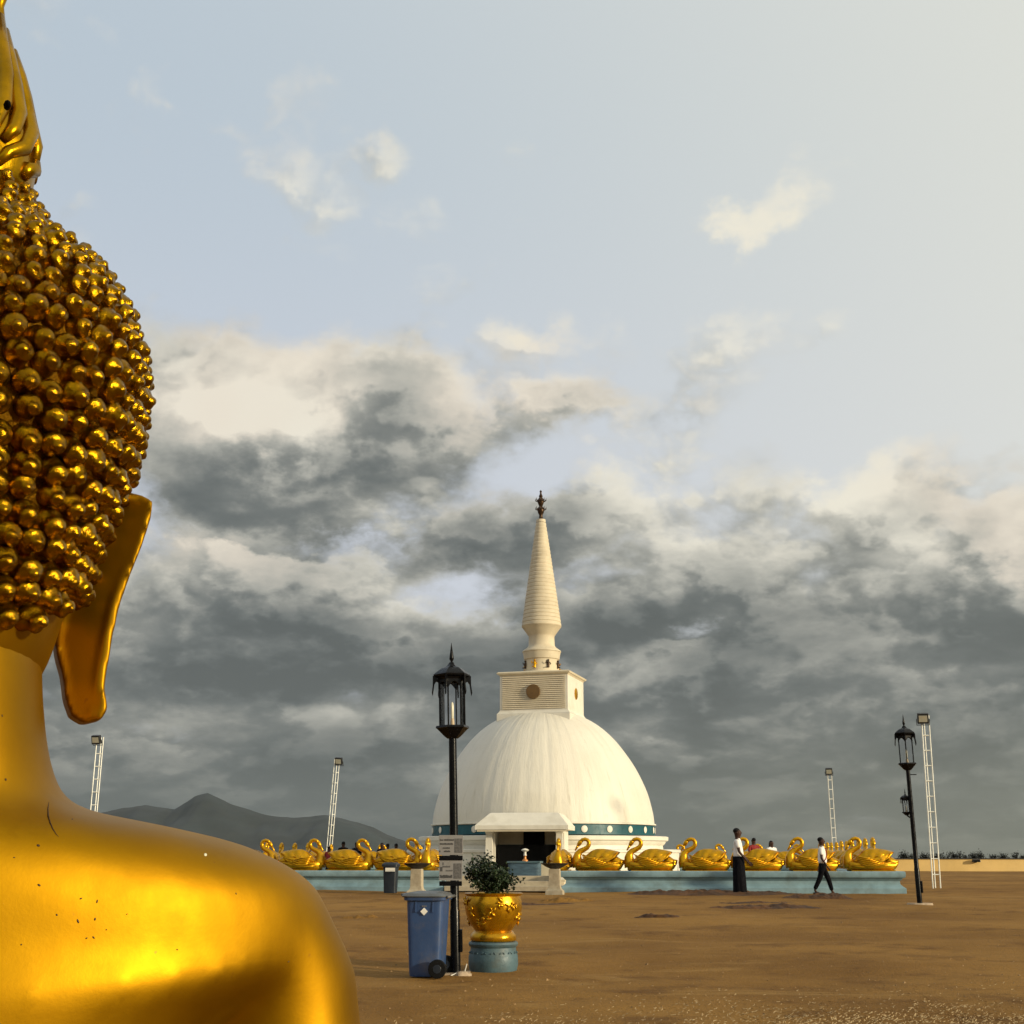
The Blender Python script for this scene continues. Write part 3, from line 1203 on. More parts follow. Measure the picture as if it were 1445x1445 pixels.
place_swan(u_at(603, vf - .1), vf + .3, PI / 2, 'golden swan facing the viewer left of the entrance, beside the sign post', GE)
ORD = 'first second third fourth fifth sixth seventh eighth ninth tenth eleventh twelfth'.split()
GS = 'golden swans on the right side of the court'
for k in range(11):
    place_swan(HW - .56, -HW + 2.1 + k * 1.75, PI / 2, 'golden swan facing the front on the right side, %s from the front corner' % ORD[k], GS)
GL = 'golden swans on the left side of the court'
for k in range(5, 11):
    place_swan(-HW + .56, -HW + 2.1 + k * 1.75, PI / 2, 'golden swan facing the front on the far left side, %s from the front corner' % ORD[k], GL)
GB = 'golden swans on the back plinth'
for k in range(12):
    u_ = -HW + 1.9 + k * 1.65
    if abs(u_ + .3) < 3.4:
        continue
    place_swan(u_, HW - .56, PI, 'small golden swan on the far back plinth, %s from its left end' % ORD[k], GB)

# ------------------------------------------------------------------ stupa
SY = PC.y
SXc = xat(766.5, SY, 3.0)
stupa = empty('stupa', (SXc, SY, 0), -AL, 'white domed stupa with ringed spire and square top, standing behind the swans', 'stupa')


def hwid(px_half, py):
    z = zat(py, SY)
    zc = SY * cos(PITCH) + (z - CAMZ) * sin(PITCH)
    return px_half / FPX * zc, z


# the silhouette of a round body is seen slightly in front of its axis; a small factor takes that back
def rz(ph, py, k=.985):
    r_, z = hwid(ph, py)
    return r_ * k, z


dp = [rz(158, 1166), rz(157, 1155), rz(155, 1144), rz(149, 1122), rz(141, 1103), rz(131, 1084), rz(119, 1066), rz(104, 1047), rz(86, 1030), rz(66, 1017), rz(44, 1008), rz(22, 1003), rz(1, 1001)]
DSEG = 216
def dome_r(a, z):
    n1 = fb(cos(a) * 3.2, sin(a) * 3.2, .0, 5)
    return 1 + .0035 * n1 + .0028 * abs(sin(a * 27)) ** .5
# smooth profile
prof = []
for i in range(len(dp) - 1):
    p0, p1, p2, p3 = dp[max(i - 1, 0)], dp[i], dp[i + 1], dp[min(i + 2, len(dp) - 1)]
    for k in range(4):
        t = k / 4
        cr_ = lambda c: .5 * (2 * p1[c] + (p2[c] - p0[c]) * t + (2 * p0[c] - 5 * p1[c] + 4 * p2[c] - p3[c]) * t * t + (3 * p1[c] - p0[c] - 3 * p2[c] + p3[c]) * t ** 3)
        prof.append((max(.01, cr_(0)), cr_(1)))
prof.append(dp[-1])
MB().lathe(prof, DSEG, fn=dome_r).build('dome', M['dome'], stupa, smooth='all')
r0, zb1 = rz(159, 1165.5)
_, zb0 = rz(159, 1179.5)
bandp = [(r0 * .96, zb0 - .02), (r0 * 1.0, zb0), (r0 * 1.0, zb1 - .03), (r0 * .97, zb1)]
bo = MB().lathe(bandp, 96).build('teal_band', M['band'], stupa, smooth=30)
MB().lathe([(r0 * .98, zb1 - .01), (r0 * 1.012, zb1), (r0 * 1.012, zb1 + .045), (r0 * .985, zb1 + .07)], 96).build('dome_moulding', M['white'], stupa, smooth=30)
for k in range(26):
    a = 2 * PI * (k + .42) / 26
    mb = MB()
    mb.lathe([(.105, 0), (.115, .012), (.09, .026), (.02, .03)], 14)
    m = Matrix.Translation((r0 * cos(a) * 1.001, r0 * sin(a) * 1.001, (zb0 + zb1) / 2)) @ Vector((cos(a), sin(a), 0)).to_track_quat('Z', 'Y').to_matrix().to_4x4()
    mb.xf(m).build('medallion', M['white'], bo, smooth=40)
# drum tiers
r1, zt1 = rz(176, 1181)
_, zt2 = rz(176, 1199)
r2, _ = rz(193, 1199)
tier = MB().lathe([(r1 * .97, zt2 - .05), (r1 * .965, zt1 - .32), (r1 * .985, zt1 - .24), (r1 * .99, zt1 - .18), (r1 * 1.01, zt1 - .14), (r1 * 1.012, zt1 - .02), (r1 * 1.0, zt1), (r0 * .9, zt1 + .01), (.1, zt1 + .02)], 96)
tier.build('upper_tier', M['white'], stupa, smooth=30)
MB().lathe([(r2 * 1.0, GZ), (r2 * 1.0, zt2 - .12), (r2 * 1.012, zt2 - .1), (r2 * 1.012, zt2 - .02), (r2 * 1.0, zt2), (r1 * .9, zt2 + .005)], 96).build('lower_tier', M['white'], stupa, smooth=30)

# harmika (square box)
HR = R(-16) + AL
harm = bpy.data.objects.new('harmika', None)


def hbox(hw_, z0, z1, hw2=None):
    hw2 = hw_ if hw2 is None else hw2
    mb = MB()
    rs = []
    for z, w in ((z0, hw_), (z1, hw2)):
        rs.append([(x * cos(HR) - y * sin(HR), x * sin(HR) + y * cos(HR), z) for x, y in ((-w, -w), (w, -w), (w, w), (-w, w))])
    return mb.rings(rs)


hz0, hz1 = zat(1001, SY - 1.3), zat(952, SY - 1.3)
hh = 1.27
zbs = zat(1016, SY - 1.4) - .25
h0 = hbox(hh * 1.085, zbs, hz0 - .16)
h0.v += []
hm = hbox(hh * 1.085, zbs, hz0 - .14).build('harmika_base', M['white'], stupa, bevel=.03)
MB().rings([[(x * cos(HR) - y * sin(HR), x * sin(HR) + y * cos(HR), z) for x, y in ((-w, -w), (w, -w), (w, w), (-w, w))]
            for z, w in ((hz0 - .14, hh * 1.08), (hz0 - .10, hh * 1.05), (hz0 - .04, hh * 1.015), (hz0, hh * 1.005))]).build('harmika_base_moulding', M['white'], stupa)
hb = hbox(hh, hz0 - .01, hz1).build('harmika', M['white'], stupa)
cor = MB().rings([[(x * cos(HR) - y * sin(HR), x * sin(HR) + y * cos(HR), z) for x, y in ((-w, -w), (w, -w), (w, w), (-w, w))]
                  for z, w in ((hz1 - .02, hh * 1.0), (hz1 + .03, hh * 1.03), (hz1 + .05, hh * 1.07), (hz1 + .10, hh * 1.085), (hz1 + .14, hh * 1.04), (hz1 + .2, hh * .3))])
cor.build('cornice', M['cream'], stupa)


def HT(x, y, z):
    return (x * cos(HR) - y * sin(HR), x * sin(HR) + y * cos(HR), z)


NSL = 17
for side in range(2):
    sgn = -1 if side == 0 else 1
    for k in range(NSL):
        z = hz0 + .06 + (hz1 - hz0 - .12) * k / (NSL - 1)
        dz_ = (hz1 - hz0) / NSL
        w = hh * .93
        y0 = sgn * (hh + .004)
        y1 = sgn * (hh + .036)
        vs = [(-w, y0, z + dz_ * .30), (w, y0, z + dz_ * .30), (w, y1, z - dz_ * .28), (-w, y1, z - dz_ * .28), (-w, y0, z - dz_ * .34), (w, y0, z - dz_ * .34)]
        MB().add([HT(*p) for p in vs], [(0, 1, 2, 3), (3, 2, 5, 4), (0, 3, 4), (1, 5, 2), (0, 4, 5, 1)]).build('slat', M['cream'], hb)
zc_ = (hz0 + hz1) / 2 + .02
for yy, mm, nm in ((-1, 'brown_disc', 'round_disc'), (1, 'brown_disc', 'round_disc')):
    d_ = MB().lathe([(.265, 0), (.265, .035), (.25, .05), (.01, .055)], 32)
    d_.xf(Matrix.Translation(HT(0, yy * (hh + .035), zc_)) @ Vector(HT(0, yy, 0)).to_track_quat('Z', 'Y').to_matrix().to_4x4())
    d_.build(nm, M[mm], hb, smooth=30)['label'] = 'dark brown round disc on the louvred face'
for xx in (-1, 1):
    d_ = MB().lathe([(.20, 0), (.20, .03), (.14, .045), (.06, .06), (.01, .062)], 28, fn=lambda a, z: 1 + .08 * cos(a * 12))
    d_.xf(Matrix.Translation(HT(xx * (hh + .002), 0, zc_ + .02)) @ Vector(HT(xx, 0, 0)).to_track_quat('Z', 'Y').to_matrix().to_4x4())
    d_.build('sun_emblem', M['gold_swan'], hb, smooth=30)['label'] = 'gold sun emblem on the plain side face'

# spire
def sr(ph, py):
    r_, z = hwid(ph, py)
    return r_, z


neck_prof = [sr(27, 952), sr(26, 949), sr(24, 948), sr(23.5, 932), sr(25, 931), sr(26.5, 921.5), sr(27.5, 920.5), sr(27, 919), sr(20, 914), sr(18.5, 911), sr(18, 899), sr(19, 897), sr(24, 890), sr(27, 886), sr(28, 885)]
MB().lathe(neck_prof, 64, c=(-.02, 0, 0)).build('spire_neck', M['cream'], stupa, smooth=30)
cone = []
NR = 27
for k in range(NR + 1):
    t = k / NR
    ph = 27.8 + (6.6 - 27.8) * (t ** 1.02)
    py = 885 - (885 - 738.5) * t
    r_, z = sr(ph, py)
    if k == 0:
        cone.append((r_ * .96, z - .03))
    dzr = .155
    cone.append((r_ * .985, z))
    cone.append((r_ * 1.008, z + dzr * .22))
    cone.append((r_ * .995, z + dzr * .82))
    cone.append((r_ * .962, z + dzr * .93))
cone.append((cone[-1][0] * .5, cone[-1][1] + .02))
co = MB().lathe(cone, 64, c=(-.02, 0, 0)).build('ringed_spire', M['cream'], stupa, smooth=20)
fin = [sr(6.8, 738), sr(6.3, 736), sr(3.2, 732), sr(2.4, 727), sr(4, 724), sr(5.2, 720), sr(4.6, 717), sr(2.4, 714.5), sr(3.4, 712), sr(5, 708), sr(4.4, 705), sr(2.2, 702), sr(2.8, 700), sr(1.5, 697.5), sr(1.2, 695), sr(1.8, 693.5), sr(.2, 691.5)]
fo2 = MB().lathe(fin, 16, c=(-.02, 0, 0)).build('crystal_finial', M['bronze'], stupa, smooth=40)
for py in (720, 708):
    r_, z = sr(5.5, py)
    mb = MB()
    for j in range(8):
        a = 2 * PI * j / 8
        mb.tube([((r_ * .7) * cos(a) - .02, r_ * .7 * sin(a), z), (r_ * 1.35 * cos(a) - .02, r_ * 1.35 * sin(a), z + .04), (r_ * 1.4 * cos(a) - .02, r_ * 1.4 * sin(a), z + .13)], [.022, .02, .006], 6)
    mb.build('finial_leaves', M['bronze'], fo2, smooth='all')
# small guardian figures round the spire base
r_, zf0 = sr(24.2, 944)
_, zf1 = sr(24, 934)
for k in range(8):
    a = 2 * PI * k / 8 - PI / 2 - .29
    h = (zf1 - zf0) * 1.15
    mb = MB()
    mb.ball((0, 0, h * .88), h * .13, 8, 6)
    mb.tube([(0, 0, 0), (0, 0, h * .3), (0, 0, h * .62), (0, 0, h * .78)], [h * .16, h * .13, h * .17, h * .06], 8)
    mb.tube([(0, h * .15, h * .66), (-.02, h * .34, h * .5), (-.06, h * .34, h * .78)], h * .055, 6)
    mb.tube([(0, -h * .15, h * .66), (-.02, -h * .3, h * .42), (-.06, -h * .14, h * .36)], h * .055, 6)
    mb.tube([(-.0, h * .1, h * .1), (-.10, h * .16, h * .08)], h * .07, 6)
    mb.xf(Matrix.Translation((r_ * 1.03 * cos(a) - .02, r_ * 1.03 * sin(a), zf0 - .02)) @ Matrix.Rotation(a + PI, 4, 'Z'))
    mb.build('guardian_figure', M['bronze'] if k % 3 else M['gold_swan'], stupa, smooth=50)

# ------------------------------------------------------------------ porch
PYc = -6.7                                             # local v of porch front
pc = PF(u_at(739, PYc - .2, 1.8), PYc)
porch = empty('shrine_porch', (pc.x, pc.y, 0), -AL, 'small white flat-topped entrance porch with sloping eaves in front of the dome', 'porch')
PYw = pc.y
def pxw(px, z=2.0):
    return xat(px, PYw, z) - pc.x
zr0, zr1, zr2 = zat(1170.5, PYw), zat(1164.5, PYw), zat(1147, PYw)
xl, xr = pxw(669), pxw(802)
xl2, xr2 = pxw(687), pxw(787)
dpt = 2.3
rs = []
for z, a, b, y0_ in ((zr0, xl, xr, -.0), (zr1, xl, xr, -.0), (zr2, xl2, xr2, .45), (zr2 + .02, xl2 + .05, xr2 - .05, .5)):
    rs.append([(a, y0_, z), (b, y0_, z), (b, dpt, z), (a, dpt, z)])
MB().rings(rs).build('roof', M['white'], porch, bevel=0)
MB().box(((xl + xr) / 2, .02 + .06, zr0 - .03), (xr - xl - .12, .10, .055)).build('fascia', M['cream'], porch)
zg = GZ + .09
for px in (687, 788):
    x = pxw(px)
    cp_ = MB()
    rs = []
    for z, w in ((zg, .19), (zg + .12, .19), (zg + .16, .15), (zg + .62, .14), (zg + .75, .115), (zr0 - .12, .10), (zr0 - .06, .13), (zr0 - .058, .13)):
        rs.append([(x - w, .42 - w, z), (x + w, .42 - w, z), (x + w, .42 + w, z), (x - w, .42 + w, z)])
    cp_.rings(rs).build('column', M['white'], porch, bevel=.008)
for sx, px in ((-1, 691), (1, 791)):
    x = pxw(px)
    MB().box((x, 1.25, (zg + zr0) / 2), (.12, 1.3, zr0 - zg - .01)).build('side_wall', M['white'], porch)
MB().box(((xl + xr) / 2, 1.55, (zg + zr0) / 2), (pxw(791) - pxw(691) - .14, .1, zr0 - zg - .012)).build('back_wall', M['cream'], porch)
xa, xb = pxw(730), pxw(761)
MB().box(((xa + xb) / 2, 1.46, zr0 - .36), (xb - xa, .06, .62), 0).build('dark_picture', M['black'], porch, bevel=.01)
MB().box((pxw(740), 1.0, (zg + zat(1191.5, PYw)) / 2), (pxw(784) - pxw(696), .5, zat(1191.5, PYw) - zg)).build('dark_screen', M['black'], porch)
# landing steps of porch
for k, (y_, h_) in enumerate(((-.25, .14), (-.62, .07))):
    MB().box(((xl + xr) / 2, y_, zg + h_ / 2 - .02), (xr - xl - .1, .38, h_ + .04)).build('step', M['cream'], porch, bevel=.01)

# altar, standing in front of the porch
ap = at(741, 1237, PYw - 1.6)
altar = empty('altar_table', (ap.x, ap.y, GZ + .09), -AL, 'dark blue cloth-covered altar table before the porch', 'altar')
za1 = zat(1214.5, ap.y) - GZ - .09
wa = xat(763, ap.y) - xat(718, ap.y)
mb = MB()
rs = []
for z, k in ((0, 1.0), (za1 * .4, .99), (za1 * .9, 1.0)):
    ring = []
    for j in range(48):
        p = sup(wa / 2 * k, .38 * k, 0, z, 48, 9)[j]
        f_ = 1 + .012 * sin(j * 2.6) * (1 - z / za1)
        ring.append((p[0] * f_, p[1] * f_, z))
    rs.append(ring)
M['cloth_blue'] = mat('blue_altar_cloth', (.045, .085, .12), .7, 0, .3, 2.5, .01, 9, stretchv=(1, 1, 4))
mb.rings(rs).build('cloth', M['cloth_blue'], altar, smooth=50)
MB().box((0, 0, za1 * .9 + .03), (wa * 1.04, .82, .05)).build('table_top', M['teal_dark'], altar, bevel=.008)
bl = empty('offering_lamp', (ap.x + .0, ap.y, GZ + .09 + za1 * .9 + .056), 0, 'small white and orange offering lamp on the blue altar', 'lamp')
MB().lathe([(.09, 0), (.085, .03), (.04, .07), (.035, .13), (.06, .16)], 16).build('foot', mat('orange_brass', (.5, .2, .05), .4, .3), bl, smooth=40)
MB().lathe([(.05, .162), (.04, .2), (.035, .27), (.1, .3), (.12, .32), (.06, .36), (.01, .37)], 16).build('dish', M['white'], bl, smooth=40)
# bench block right of the altar
bb = at(775, 1237, PYw - 1.3)
blk = MB().box((0, 0, .3), (.62, .5, .6)).build('offering_bench', M['cream'], loc=(bb.x - .12, bb.y, GZ + .09), bevel=.012)
blk.rotation_euler = (0, 0, -AL)
tag(blk, 'plain cream masonry block right of the blue altar', 'bench')


def oil_stand(px, py, label):
    Y = 35.9
    p = at(px, py, Y)
    z0 = gh(p.x, Y) - .02
    top = zat(1226, Y) - z0
    r_ = empty('oil_lamp_stand', (p.x, Y, z0), -AL, label, 'lamp stand', 'oil lamp stands beside the entrance')
    w = .15
    rs = [[(-a, -a, z), (a, -a, z), (a, a, z), (-a, a, z)] for z, a in ((0, w * 1.55), (.12, w * 1.5), (.17, w * 1.1), (.24, w), (top - .03, w * .95), (top, w * .9))]
    MB().rings(rs).build('post', M['stone'], r_, bevel=.01)
    MB().lathe([(.02, top + .002), (.14, top + .01), (.25, top + .06), (.36, top + .13), (.37, top + .145), (.34, top + .14), (.2, top + .08), (.02, top + .06)], 32).build('oil_bowl', M['dark_metal'], r_, smooth=50)


oil_stand(783, 1258, 'cream post with wide dark oil bowl, right of the potted plant')
oil_stand(588, 1258, 'cream post with wide dark oil bowl, behind the blue wheelie bin')


# ------------------------------------------------------------------ lanterns on poles
def lantern(parent, zb, s, name='lantern'):
    """hexagonal lantern, zb = height of the underside of the cup, s = total height"""
    ln = bpy.data.objects.new(name, None)
    COL.objects.link(ln)
    ln.parent = parent
    ln.location = (0, 0, zb)
    hexr = lambda r_, z, ph=0: [(r_ * cos(PI / 3 * j + ph), r_ * sin(PI / 3 * j + ph), z) for j in range(6)]
    u = s / 140.0      # s covers photo pixels 908..1048 of the near lantern
    MB().rings([hexr(8 * u, 0), hexr(12 * u, 3 * u), hexr(20 * u, 11 * u), hexr(23 * u, 14 * u), hexr(25 * u, 15 * u), hexr(24 * u, 18 * u), hexr(19 * u, 18.5 * u)]).build('cup', M['iron'], ln)
    for j in range(6):
        a = PI / 3 * j
        c_ = (18.5 * u * cos(a), 18.5 * u * sin(a))
        MB().tube([(c_[0], c_[1], 17 * u), (c_[0], c_[1], 84 * u)], 1.25 * u, 6).build('mullion', M['iron'], ln)
        a2 = a + PI / 3
        p0 = Vector((17.9 * u * cos(a), 17.9 * u * sin(a), 18.6 * u))
        p1 = Vector((17.9 * u * cos(a2), 17.9 * u * sin(a2), 18.6 * u))
        d_ = Vector((cos(a + PI / 6), sin(a + PI / 6), 0)) * .004
        z1 = Vector((0, 0, 60 * u))
        vs = [p0, p1, p1 + z1, p0 + z1, p0 - d_, p1 - d_, p1 + z1 - d_, p0 + z1 - d_]
        MB().add(vs, [(0, 1, 2, 3), (7, 6, 5, 4), (0, 4, 5, 1), (1, 5, 6, 2), (2, 6, 7, 3), (3, 7, 4, 0)]).build('pane', M['glass'], ln)
        # scalloped valance under the eaves
        rs = []
        N_ = 8
        pa = Vector((20.5 * u * cos(a), 20.5 * u * sin(a), 0))
        pb = Vector((20.5 * u * cos(a2), 20.5 * u * sin(a2), 0))
        vs, fs2 = [], []
        for i in range(N_ + 1):
            t = i / N_
            drop = 6 + 11 * abs(2 * t - 1) ** 1.6
            p = pa.lerp(pb, t)
            for dd in (0, 1.0):
                q_ = p * (1 - dd * .05)
                vs += [(q_.x, q_.y, 88 * u), (q_.x, q_.y, (88 - drop) * u)]
        for i in range(N_):
            b_ = i * 4
            fs2 += [(b_, b_ + 4, b_ + 5, b_ + 1), (b_ + 2, b_ + 3, b_ + 7, b_ + 6), (b_ + 1, b_ + 5, b_ + 7, b_ + 3)]
        MB().add(vs, fs2).build('valance', M['iron'], ln)
        # drooping corner ornament
        o_ = Vector((cos(a), sin(a), 0))
        vs, fs2 = [], []
        shape = [(19, 94), (28.5, 90.5), (28.6, 78), (30.2, 66), (28.8, 61.5), (27.6, 69), (26.4, 78), (23.5, 82.5), (19, 80)]
        side_ = Vector((-sin(a), cos(a), 0)) * 1.0 * u
        n_s = len(shape)
        for sg in (-1, 1):
            for r0_, z0_ in shape:
                p = o_ * r0_ * u + side_ * sg
                vs.append((p.x, p.y, z0_ * u))
        fs2 = [tuple(range(n_s)), tuple(reversed(range(n_s, 2 * n_s)))] + [(i, (i + 1) % n_s, n_s + (i + 1) % n_s, n_s + i) for i in range(n_s)]
        MB().add(vs, fs2).build('corner_ornament', M['iron'], ln)
    MB().rings([hexr(20 * u, 84 * u), hexr(22 * u, 88 * u), hexr(27 * u, 90 * u), hexr(27.5 * u, 92.5 * u), hexr(24 * u, 95.5 * u), hexr(19.5 * u, 99 * u), hexr(15 * u, 102 * u), hexr(9 * u, 104.5 * u), hexr(6 * u, 107 * u), hexr(3 * u, 111 * u)]).build('lantern_roof', M['iron'], ln)
    MB().lathe([(2.4 * u, 107 * u), (4 * u, 110.2 * u), (1.6 * u, 111 * u), (1.6 * u, 112.5 * u), (3.4 * u, 115.5 * u), (3.4 * u, 118 * u), (1.6 * u, 130 * u), (.2 * u, 140 * u)], 12).build('spear_finial', M['iron'], ln, smooth=40)
    MB().lathe([(3 * u, 18.5 * u), (3 * u, 24 * u), (2.4 * u, 29 * u)], 12).build('lampholder', M['lampholder'], ln, smooth=40)
    MB().lathe([(1.6 * u, 29 * u), (2.1 * u, 33 * u), (2.2 * u, 47 * u), (1.6 * u, 51 * u), (.3 * u, 53 * u)], 12).build('bulb', M['bulb'], ln, smooth=60)
    return ln


def upright(ax, rot=0.0):
    z = ax.normalized()
    x = (Vector((1, 0, 0)) - z * z.x).normalized()
    y = z.cross(x)
    m = Matrix((x, y, z)).transposed()
    return (m @ Matrix.Rotation(rot, 3, 'Z')).to_euler()


def lamp_post(px0, py0, pxt, pyt, Y, label, sidelamp=False):
    p0 = at(px0, py0, Y)
    z0 = gh(p0.x, Y)
    pt = at(pxt, pyt, Y)
    ax = (Vector((pt.x, Y, pt.z)) - Vector((p0.x, Y, z0)))
    Ht = ax.length
    r_ = empty('street_lamp', (p0.x, Y, z0), 0, label, 'street lamp', 'black lantern posts on the sand')
    r_.rotation_euler = upright(ax)
    ls = Ht * .302
    zb = Ht - ls
    pr = .052
    MB().lathe([(pr * 1.15, -.1), (pr * 1.15, zb * .26), (pr * 1.02, zb * .27), (pr, zb * .5), (pr * .92, zb)], 14).build('pole', M['iron'], r_, smooth=30)
    MB().box((0, 0, .012), (.34, .34, .02)).build('base_plate', M['concrete'], r_)
    MB().box((.07, -.01, .38), (.035, .10, .26)).build('access_cover', M['iron'], r_, bevel=.005)
    ln = lantern(r_, zb, ls)
    ln.rotation_euler = (0, 0, .25)
    if sidelamp:
        l2 = lantern(r_, zb * .66, ls * .47, 'side_lantern')
        l2.location = (-.085, .10, zb * .66)
        MB().tube([(0, 0, zb * .64), (-.04, .05, zb * .645), (-.085, .10, zb * .66)], .018, 8).build('side_bracket', M['iron'], r_, smooth='all')
        MB().box((.12, 0, zb - .1), (.14, .02, .02)).build('banner_hook', M['iron'], r_)
    return r_, zb


lp1, _ = lamp_post(643, 1376, 637, 907, 16.5, 'black hexagonal lantern post carrying two notices, beside the blue bin')
lp2, _ = lamp_post(1298, 1275, 1274, 1008, 31.0, 'leaning black lantern post with a second side lantern, at the far right', True)
# footing slab of far lamp
p = lp2.location
o = MB().rings([sup(.30, .24, 0, -.06, 20, 3), sup(.27, .2, 0, .03, 20, 3)]).build('concrete_footing', M['concrete'], loc=(p.x, p.y, p.z), smooth=30)
tag(o, 'pale flat concrete footing under the leaning lantern post', 'footing')


# notices on the near lamp post
def notice(py0, py1, px0, px1, label, kind):
    Y = 16.36
    zt, zb = zat(py0, Y), zat(py1, Y)
    xa, xb = xat(px0, Y, zt), xat(px1, Y, zt)
    W, H = xb - xa, zt - zb
    r_ = empty('notice_sign', ((xa + xb) / 2, Y, zb), R(3), label, 'sign', 'grey notice boards on the near lantern post')
    MB().box((0, 0, H / 2), (W, .02, H)).build('board', M['sign'], r_, bevel=.003)
    MB().box((0, 0, -.035), (W * .98, .035, .055)).build('rail', M['iron'], r_, bevel=.004)
    rr_ = random.Random(5 if kind else 8)

    def strip(x0, x1, z0, z1, m='print', ragged=True):
        mb = MB()
        if not ragged:
            mb.box(((x0 + x1) / 2, -.0125, (z0 + z1) / 2), (x1 - x0, .003, z1 - z0))
        else:
            # row of uneven letter-like strokes too small to read in the photograph
            x = x0
            while x < x1 - .004:
                w = rr_.uniform(.006, .014)
                hgt = (z1 - z0) * rr_.uniform(.7, 1.0)
                mb.box((x + w / 2, -.0125, z0 + hgt / 2), (w, .003, hgt))
                x += w + rr_.uniform(.0015, .004)
        return mb.build('print_row', M[m], r_)
    w2 = W / 2
    if kind == 0:
        strip(-w2 * .9, -w2 * .70, H * .72, H * .80)
        strip(-w2 * .56, w2 * .22, H * .72, H * .81)
        strip(-w2 * .9, w2 * .22, H * .52, H * .61)
        strip(-w2 * .65, -w2 * .05, H * .32, H * .40)
        strip(-w2 * .93, -w2 * .84, H * .14, H * .23)
        strip(-w2 * .55, -w2 * .12, H * .15, H * .23)
        strip(w2 * .32, w2 * .93, H * .12, H * .83, 'print2', False)
    else:
        strip(-w2 * .70, -w2 * .60, H * .76, H * .88, 'print2', False)
        strip(-w2 * .7, -w2 * .06, H * .64, H * .72, 'print2')
        strip(-w2 * .9, -w2 * .72, H * .45, H * .66, 'print', False)
        strip(-w2 * .4, w2 * .14, H * .45, H * .52, 'print2')
        strip(-w2 * .9, w2 * .1, H * .13, H * .28)
        strip(w2 * .26, w2 * .92, H * .1, H * .83, 'print2', False)
    return r_


notice(1178.5, 1206.5, 619.5, 653.5, 'upper grey notice with rows of dark print on the near lantern post', 0)
notice(1213.5, 1242.5, 620, 652.5, 'lower grey notice with dark picture panel on the near lantern post', 1)


# ------------------------------------------------------------------ floodlight masts
def mast(px0, py0, pxt, pyt, Y, label, rot=0.0, z0=None):
    p0 = at(px0, py0, Y)
    pt = at(pxt, pyt, Y)
    z0 = gh(p0.x, Y)
    p0.z = z0
    ax = Vector((pt.x, Y, pt.z)) - p0
    Ht = ax.length - .06
    r_ = empty('floodlight_mast', p0, 0, label, 'floodlight mast', 'white lattice floodlight masts')
    r_.rotation_euler = upright(ax, rot)
    w = .115
    rails = [(-w, -.06), (w, -.06), (0.02, .14)]
    for x, y in rails:
        MB().tube([(x, y, -.2), (x, y, Ht)], .02, 6).build('rail', M['galv'], r_)
    n = int(Ht / .46)
    rung = MB()
    for j in range(3):
        x0, y0 = rails[j]
        x1, y1 = rails[(j + 1) % 3]
        rung.tube([(x0, y0, 0), (x1, y1, 0)], .014, 5)
    me = rung.mesh('rung', M['galv'])
    for k in range(n):
        put('rung', me, r_, (0, 0, .4 + k * .46))
    fl_ = bpy.data.objects.new('floodlight', None)
    COL.objects.link(fl_)
    fl_.parent = r_
    fl_.location = (-.10, -.16, Ht - .22)
    fl_.rotation_euler = (R(18), 0, -rot - .25)
    MB().box((0, 0, .12), (.34, .15, .32), 0, .96).build('housing', M['dark_metal'], fl_, bevel=.015)
    MB().box((0, -.08, .12), (.25, .01, .2)).build('lens', M['lens'], fl_, bevel=.003)
    MB().tube([(-.19, .02, .1), (-.19, .06, -.10), (.19, .06, -.10), (.19, .02, .1)], .014, 6).build('bracket', M['dark_metal'], fl_)
    return r_


mast(1321, 1253, 1304, 1007, 41, 'tallest white lattice floodlight mast, beside the leaning lantern post')
mast(1178, 1215, 1169, 1084, 66, 'small white lattice floodlight mast above the right swans', .4)
mast(462, 1215, 476, 1069, 60, 'slim white floodlight mast in front of the mountain slope', 1.2)
mast(126, 1215, 142, 1038, 49, 'white lattice floodlight mast rising beyond the golden shoulder', .2)


